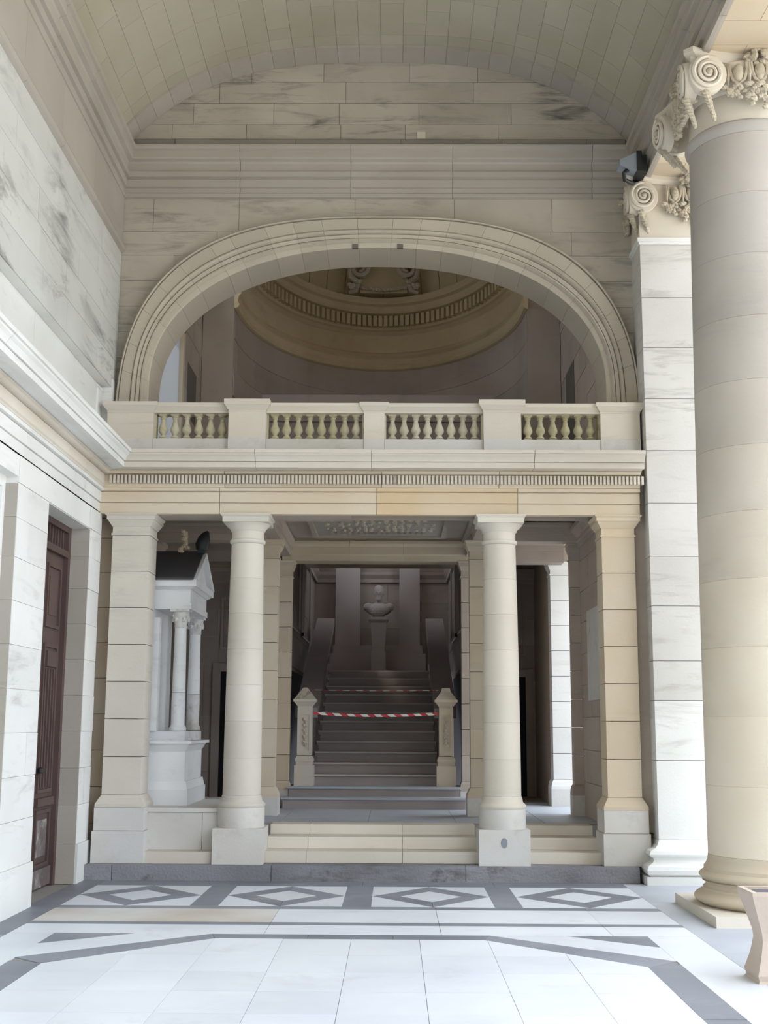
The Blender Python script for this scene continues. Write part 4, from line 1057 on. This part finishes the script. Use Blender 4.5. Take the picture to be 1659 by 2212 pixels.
# ================================================================ FLOODLIGHT ON THE PIER CAPITAL
t = thing('floodlight', 'dark box floodlight perched on the capital of the tall square pier', 'lamp', (2.70, 13.25, 7.95))
cv = lambda x, y, z: (x, y, z)
G().add([(2.56, 13.14, 7.95), (2.74, 13.10, 7.87), (2.74, 13.10, 8.09), (2.56, 13.14, 8.02), (2.56, 13.36, 7.98), (2.74, 13.42, 7.90), (2.74, 13.42, 8.12), (2.56, 13.36, 8.05)],
        [(0, 1, 2, 3), (7, 6, 5, 4), (0, 4, 5, 1), (3, 2, 6, 7), (0, 3, 7, 4), (1, 5, 6, 2)]).make('lamp_front', M_LEADG, t)
G().box(2.742, 2.86, 13.12, 13.40, 7.87, 8.07).box(2.74, 2.80, 13.08, 13.12, 7.86, 8.10).make('housing', M_IRON, t)
G().tube([(2.66, 13.2, 7.93), (2.60, 13.15, 7.86), (2.62, 13.2, 7.80), (2.74, 13.3, 7.80)], .025, 8).make('bracket', M_IRON, t)

# ================================================================ PLANTER
t = thing('planter', 'waisted beige concrete planter in the bottom right corner', 'planter', (2.66, 8.55, 0))
R_ = lambda e: (2.37 - e, 2.95 + e, 8.37 - e, 8.70 + e)
g = G(); lv = [(.0, 0), (-.01, .015), (.0, .05), (-.035, .16), (-.055, .26), (-.05, .31), (-.0, .48), (.02, .55)]
for (a, za), (b, zb) in zip(lv[:-1], lv[1:]):
    g.frustum(R_(a), za, R_(b), zb)
g.make('body', M_PLANT, t)
a, b, c, d = R_(.02)
G().box(a, b, c, c + .035, .55, .575).box(a, b, d - .035, d, .55, .575).box(a, a + .035, c + .035, d - .035, .55, .575).box(b - .035, b, c + .035, d - .035, .55, .575).make('rim', M_PLANT, t)
G().box(a + .03, b - .03, c + .03, d - .03, .54, .556).make('soil', M_SOIL, t)

# ================================================================ LEFT DOOR
d = struct('door_1')
DX = -3.55
G().box(XL - .6, DX - .06, 11.4, 13.35, 0, 3.9).make('back_board', M_GROUTD, d)
for (y0, y1, z0, z1) in ((13.10, 13.20, 0, 3.735), (11.58, 11.68, 0, 3.735), (11.68, 13.10, 3.67, 3.735), (11.68, 13.10, 3.40, 3.47)):
    G().box(DX - .05, DX + .03, y0, y1, z0, z1).make('door_frame', M_WOOD, d)
G().box(DX - .06, DX - .03, 11.68, 13.10, 3.47, 3.67).make('transom_panel', M_IRON, d)
for k in range(13): G().box(DX - .03, DX - .005, 11.74 + k * .105, 11.77 + k * .105, 3.47, 3.67).make('transom_bar', M_WOOD, d)
for (y0, y1) in ((12.40, 13.10), (11.68, 12.39)):
    lf = G().box(DX - .06, DX - .02, y0 + .003, y1 - .003, .02, 3.40).make('door_leaf', M_WOOD, d)
    def fr(a, b, z0, z1, w=.035, o=.0):
        G().box(DX - .02, DX + .0 + o, a, b, z0, z0 + w).box(DX - .02, DX + o, a, b, z1 - w, z1).box(DX - .02, DX + o, a, a + w, z0 + w, z1 - w).box(DX - .02, DX + o, b - w, b, z0 + w, z1 - w).make('panel_moulding', M_WOOD, lf)
    fr(y0 + .10, y1 - .10, 2.62, 3.28); fr(y0 + .10, y1 - .10, .95, 2.45); fr(y0 + .10, y1 - .10, .22, .78)
    G().box(DX - .02, DX - .01, y0 + .2, y1 - .2, 2.75, 3.15).make('raised_panel', M_WOOD, lf)
    for k in range(4): G().box(DX - .02, DX + .0, y0 + .18 + k * .1, y0 + .215 + k * .1, 1.0, 2.2).make('reed', M_WOOD, lf)
    G().box(DX - .02, DX + .01, y0 + .18, y1 - .18, 2.22, 2.38).make('carved_block', M_WOOD, lf)
    G().box(DX - .02, DX + .02, y0 + .06, y1 - .06, .82, .90).make('rail_moulding', M_WOOD, lf)
    G().box(DX - .02, DX - .01, y0 + .18, y1 - .18, .32, .68).make('raised_panel', M_PEEL, lf)
    G().box(DX - .02, DX + .004, y0 + .01, y1 - .01, .02, .20).make('kick_rail', M_PEEL, lf)
G().lathe([(.02, 1.15), (.03, 1.16), (.03, 1.2), (.02, 1.21)], DX + .03, 12.47, 12).make('door_knob', M_IRON, d)
# nearer opening: window with metal frame
w2 = struct('window_2')
G().box(XL - .6, XL - .2, 8.1, 10.75, 0, 3.9).make('back_board', M_GREYV, w2)
G().box(XL - .15, XL - .135, 8.36, 10.54, .5, 3.72).make('pane', M_GLASS, w2)
for (y0, y1, z0, z1) in ((10.50, 10.60, .4, 3.79), (8.3, 8.4, .4, 3.79), (8.4, 10.5, 3.69, 3.79), (8.4, 10.5, .4, .5), (9.42, 9.5, .5, 3.69)):
    G().box(XL - .16, XL - .10, y0, y1, z0, z1).make('window_frame', M_WHITE, w2)
G().box(XL - .3, XL + .02, 8.3, 10.6, 0, .40).make('window_sill', M_WHITE, w2)

# ================================================================ TOMB MONUMENT
t = thing('tomb_monument', 'grey funerary monument shaped like a small temple on the ledge behind the left pier', 'monument', (-2.85, 14.85, .735))
Y0, Y1 = 14.22, 15.48; X1 = -2.36
B = lambda e, ey=None: (-3.30, X1 + e, Y0 - (e if ey is None else ey), Y1 + (e if ey is None else ey))
G().box(*B(.03), .735, .91).make('plinth', M_TOMB, t)
G().frustum(B(.02), .91, B(.0), 1.0).make('base_moulding', M_TOMB, t)
G().box(*B(-.02), 1.0, 1.33).make('pedestal', M_TOMB, t)
G().frustum(B(-.02), 1.33, B(.03), 1.42).box(*B(.06), 1.42, 1.45).make('pedestal_cornice', M_TOMB, t)
G().box(*B(-.03), 1.452, 1.56).make('column_step', M_TOMBC, t)
G().box(-3.30, -2.80, Y0 + .02, Y1 - .02, 1.56, 3.0).make('back_wall', M_TOMB, t)
G().box(-3.30, -2.72, Y0 - .0, Y0 + .12, 1.56, 2.86).make('pilaster', M_TOMB, t)
for yy in (Y0 + .10, Y1 - .10):
    ct = G().lathe([(.077, 2.004), (.068, 2.72), (.068, 2.74)], -2.49, yy, 24).make('column_shaft', M_TOMB, t, 40)
    G().lathe([(.085, 1.56), (.10, 1.57), (.10, 1.60), (.082, 1.62), (.08, 1.64)], -2.49, yy, 20).make('column_base', M_TOMBC, ct, 40)
    G().lathe([(.078, 1.64), (.080, 1.9), (.078, 2.0)], -2.49, yy, 24).make('chipped_drum', M_TOMBC, ct, 40)
    g = G().lathe([(.07, 2.74), (.075, 2.76), (.07, 2.78), (.095, 2.90), (.10, 2.93)], -2.49, yy, 20).box(-2.60, -2.38, yy - .11, yy + .11, 2.93, 2.96)
    for k in range(12):
        a = k * PI / 6; g.blob((-2.49 + .085 * math.cos(a), yy + .085 * math.sin(a), 2.84 + .04 * (k % 2)), (.022, .022, .035), k, 6, 4)
    g.make('capital', M_TOMBC, ct)
G().box(*B(.0, .0), 2.96, 3.03).make('architrave', M_TOMB, t)
G().box(*B(-.015, -.01), 3.03, 3.19).make('frieze', M_TOMB, t)
G().frustum(B(.0), 3.19, B(.04), 3.22).box(*B(.06), 3.22, 3.30).make('cornice', M_TOMB, t)
ym = (Y0 + Y1) / 2; fX = lambda u, v, ww: (ww, u, v)
G().prism([(Y0 - .05, 3.30), (Y1 + .05, 3.30), (ym, 3.66)], fX, -3.2, X1 - .0).make('gable', M_TOMB, t)
G().prism([(Y0 - .08, 3.30), (ym, 3.70), (ym, 3.64), (Y0 + .06, 3.30)], fX, X1, X1 + .07).prism([(Y1 + .08, 3.30), (ym, 3.70), (ym, 3.64), (Y1 - .06, 3.30)], fX, X1, X1 + .07).make('raking_cornice', M_TOMB, t)
for s, yb in ((-1, Y0 - .09), (1, Y1 + .09)):
    G().prism([(yb, 3.29), (ym, 3.70), (ym, 3.725), (yb - s * -.0 + s * .01, 3.315)], fX, -3.12 if s < 0 else -3.2, X1 + .03).make('slate_roof', M_SLATE, t)
fi = G().box(X1 - .04, X1 + .04, ym - .05, ym + .05, 3.68, 3.76).tube([(X1, ym, 3.74), (X1 + .005, ym, 3.80), (X1 + .03, ym, 3.88), (X1 + .05, ym, 3.93), (X1 + .075, ym, 3.97)], [.07, .085, .075, .05, .015], 10)
fi.make('finial', M_IRON, t, 40)
g = G()
for k in range(14): g.blob((-2.58 + random.uniform(-.07, .07) * (1 - k / 16), ym + random.uniform(-.03, .03), 3.71 + k * .02), (.035, .03, .03), k, 6, 4)
g.make('flame_ornament', M_WARM, t)
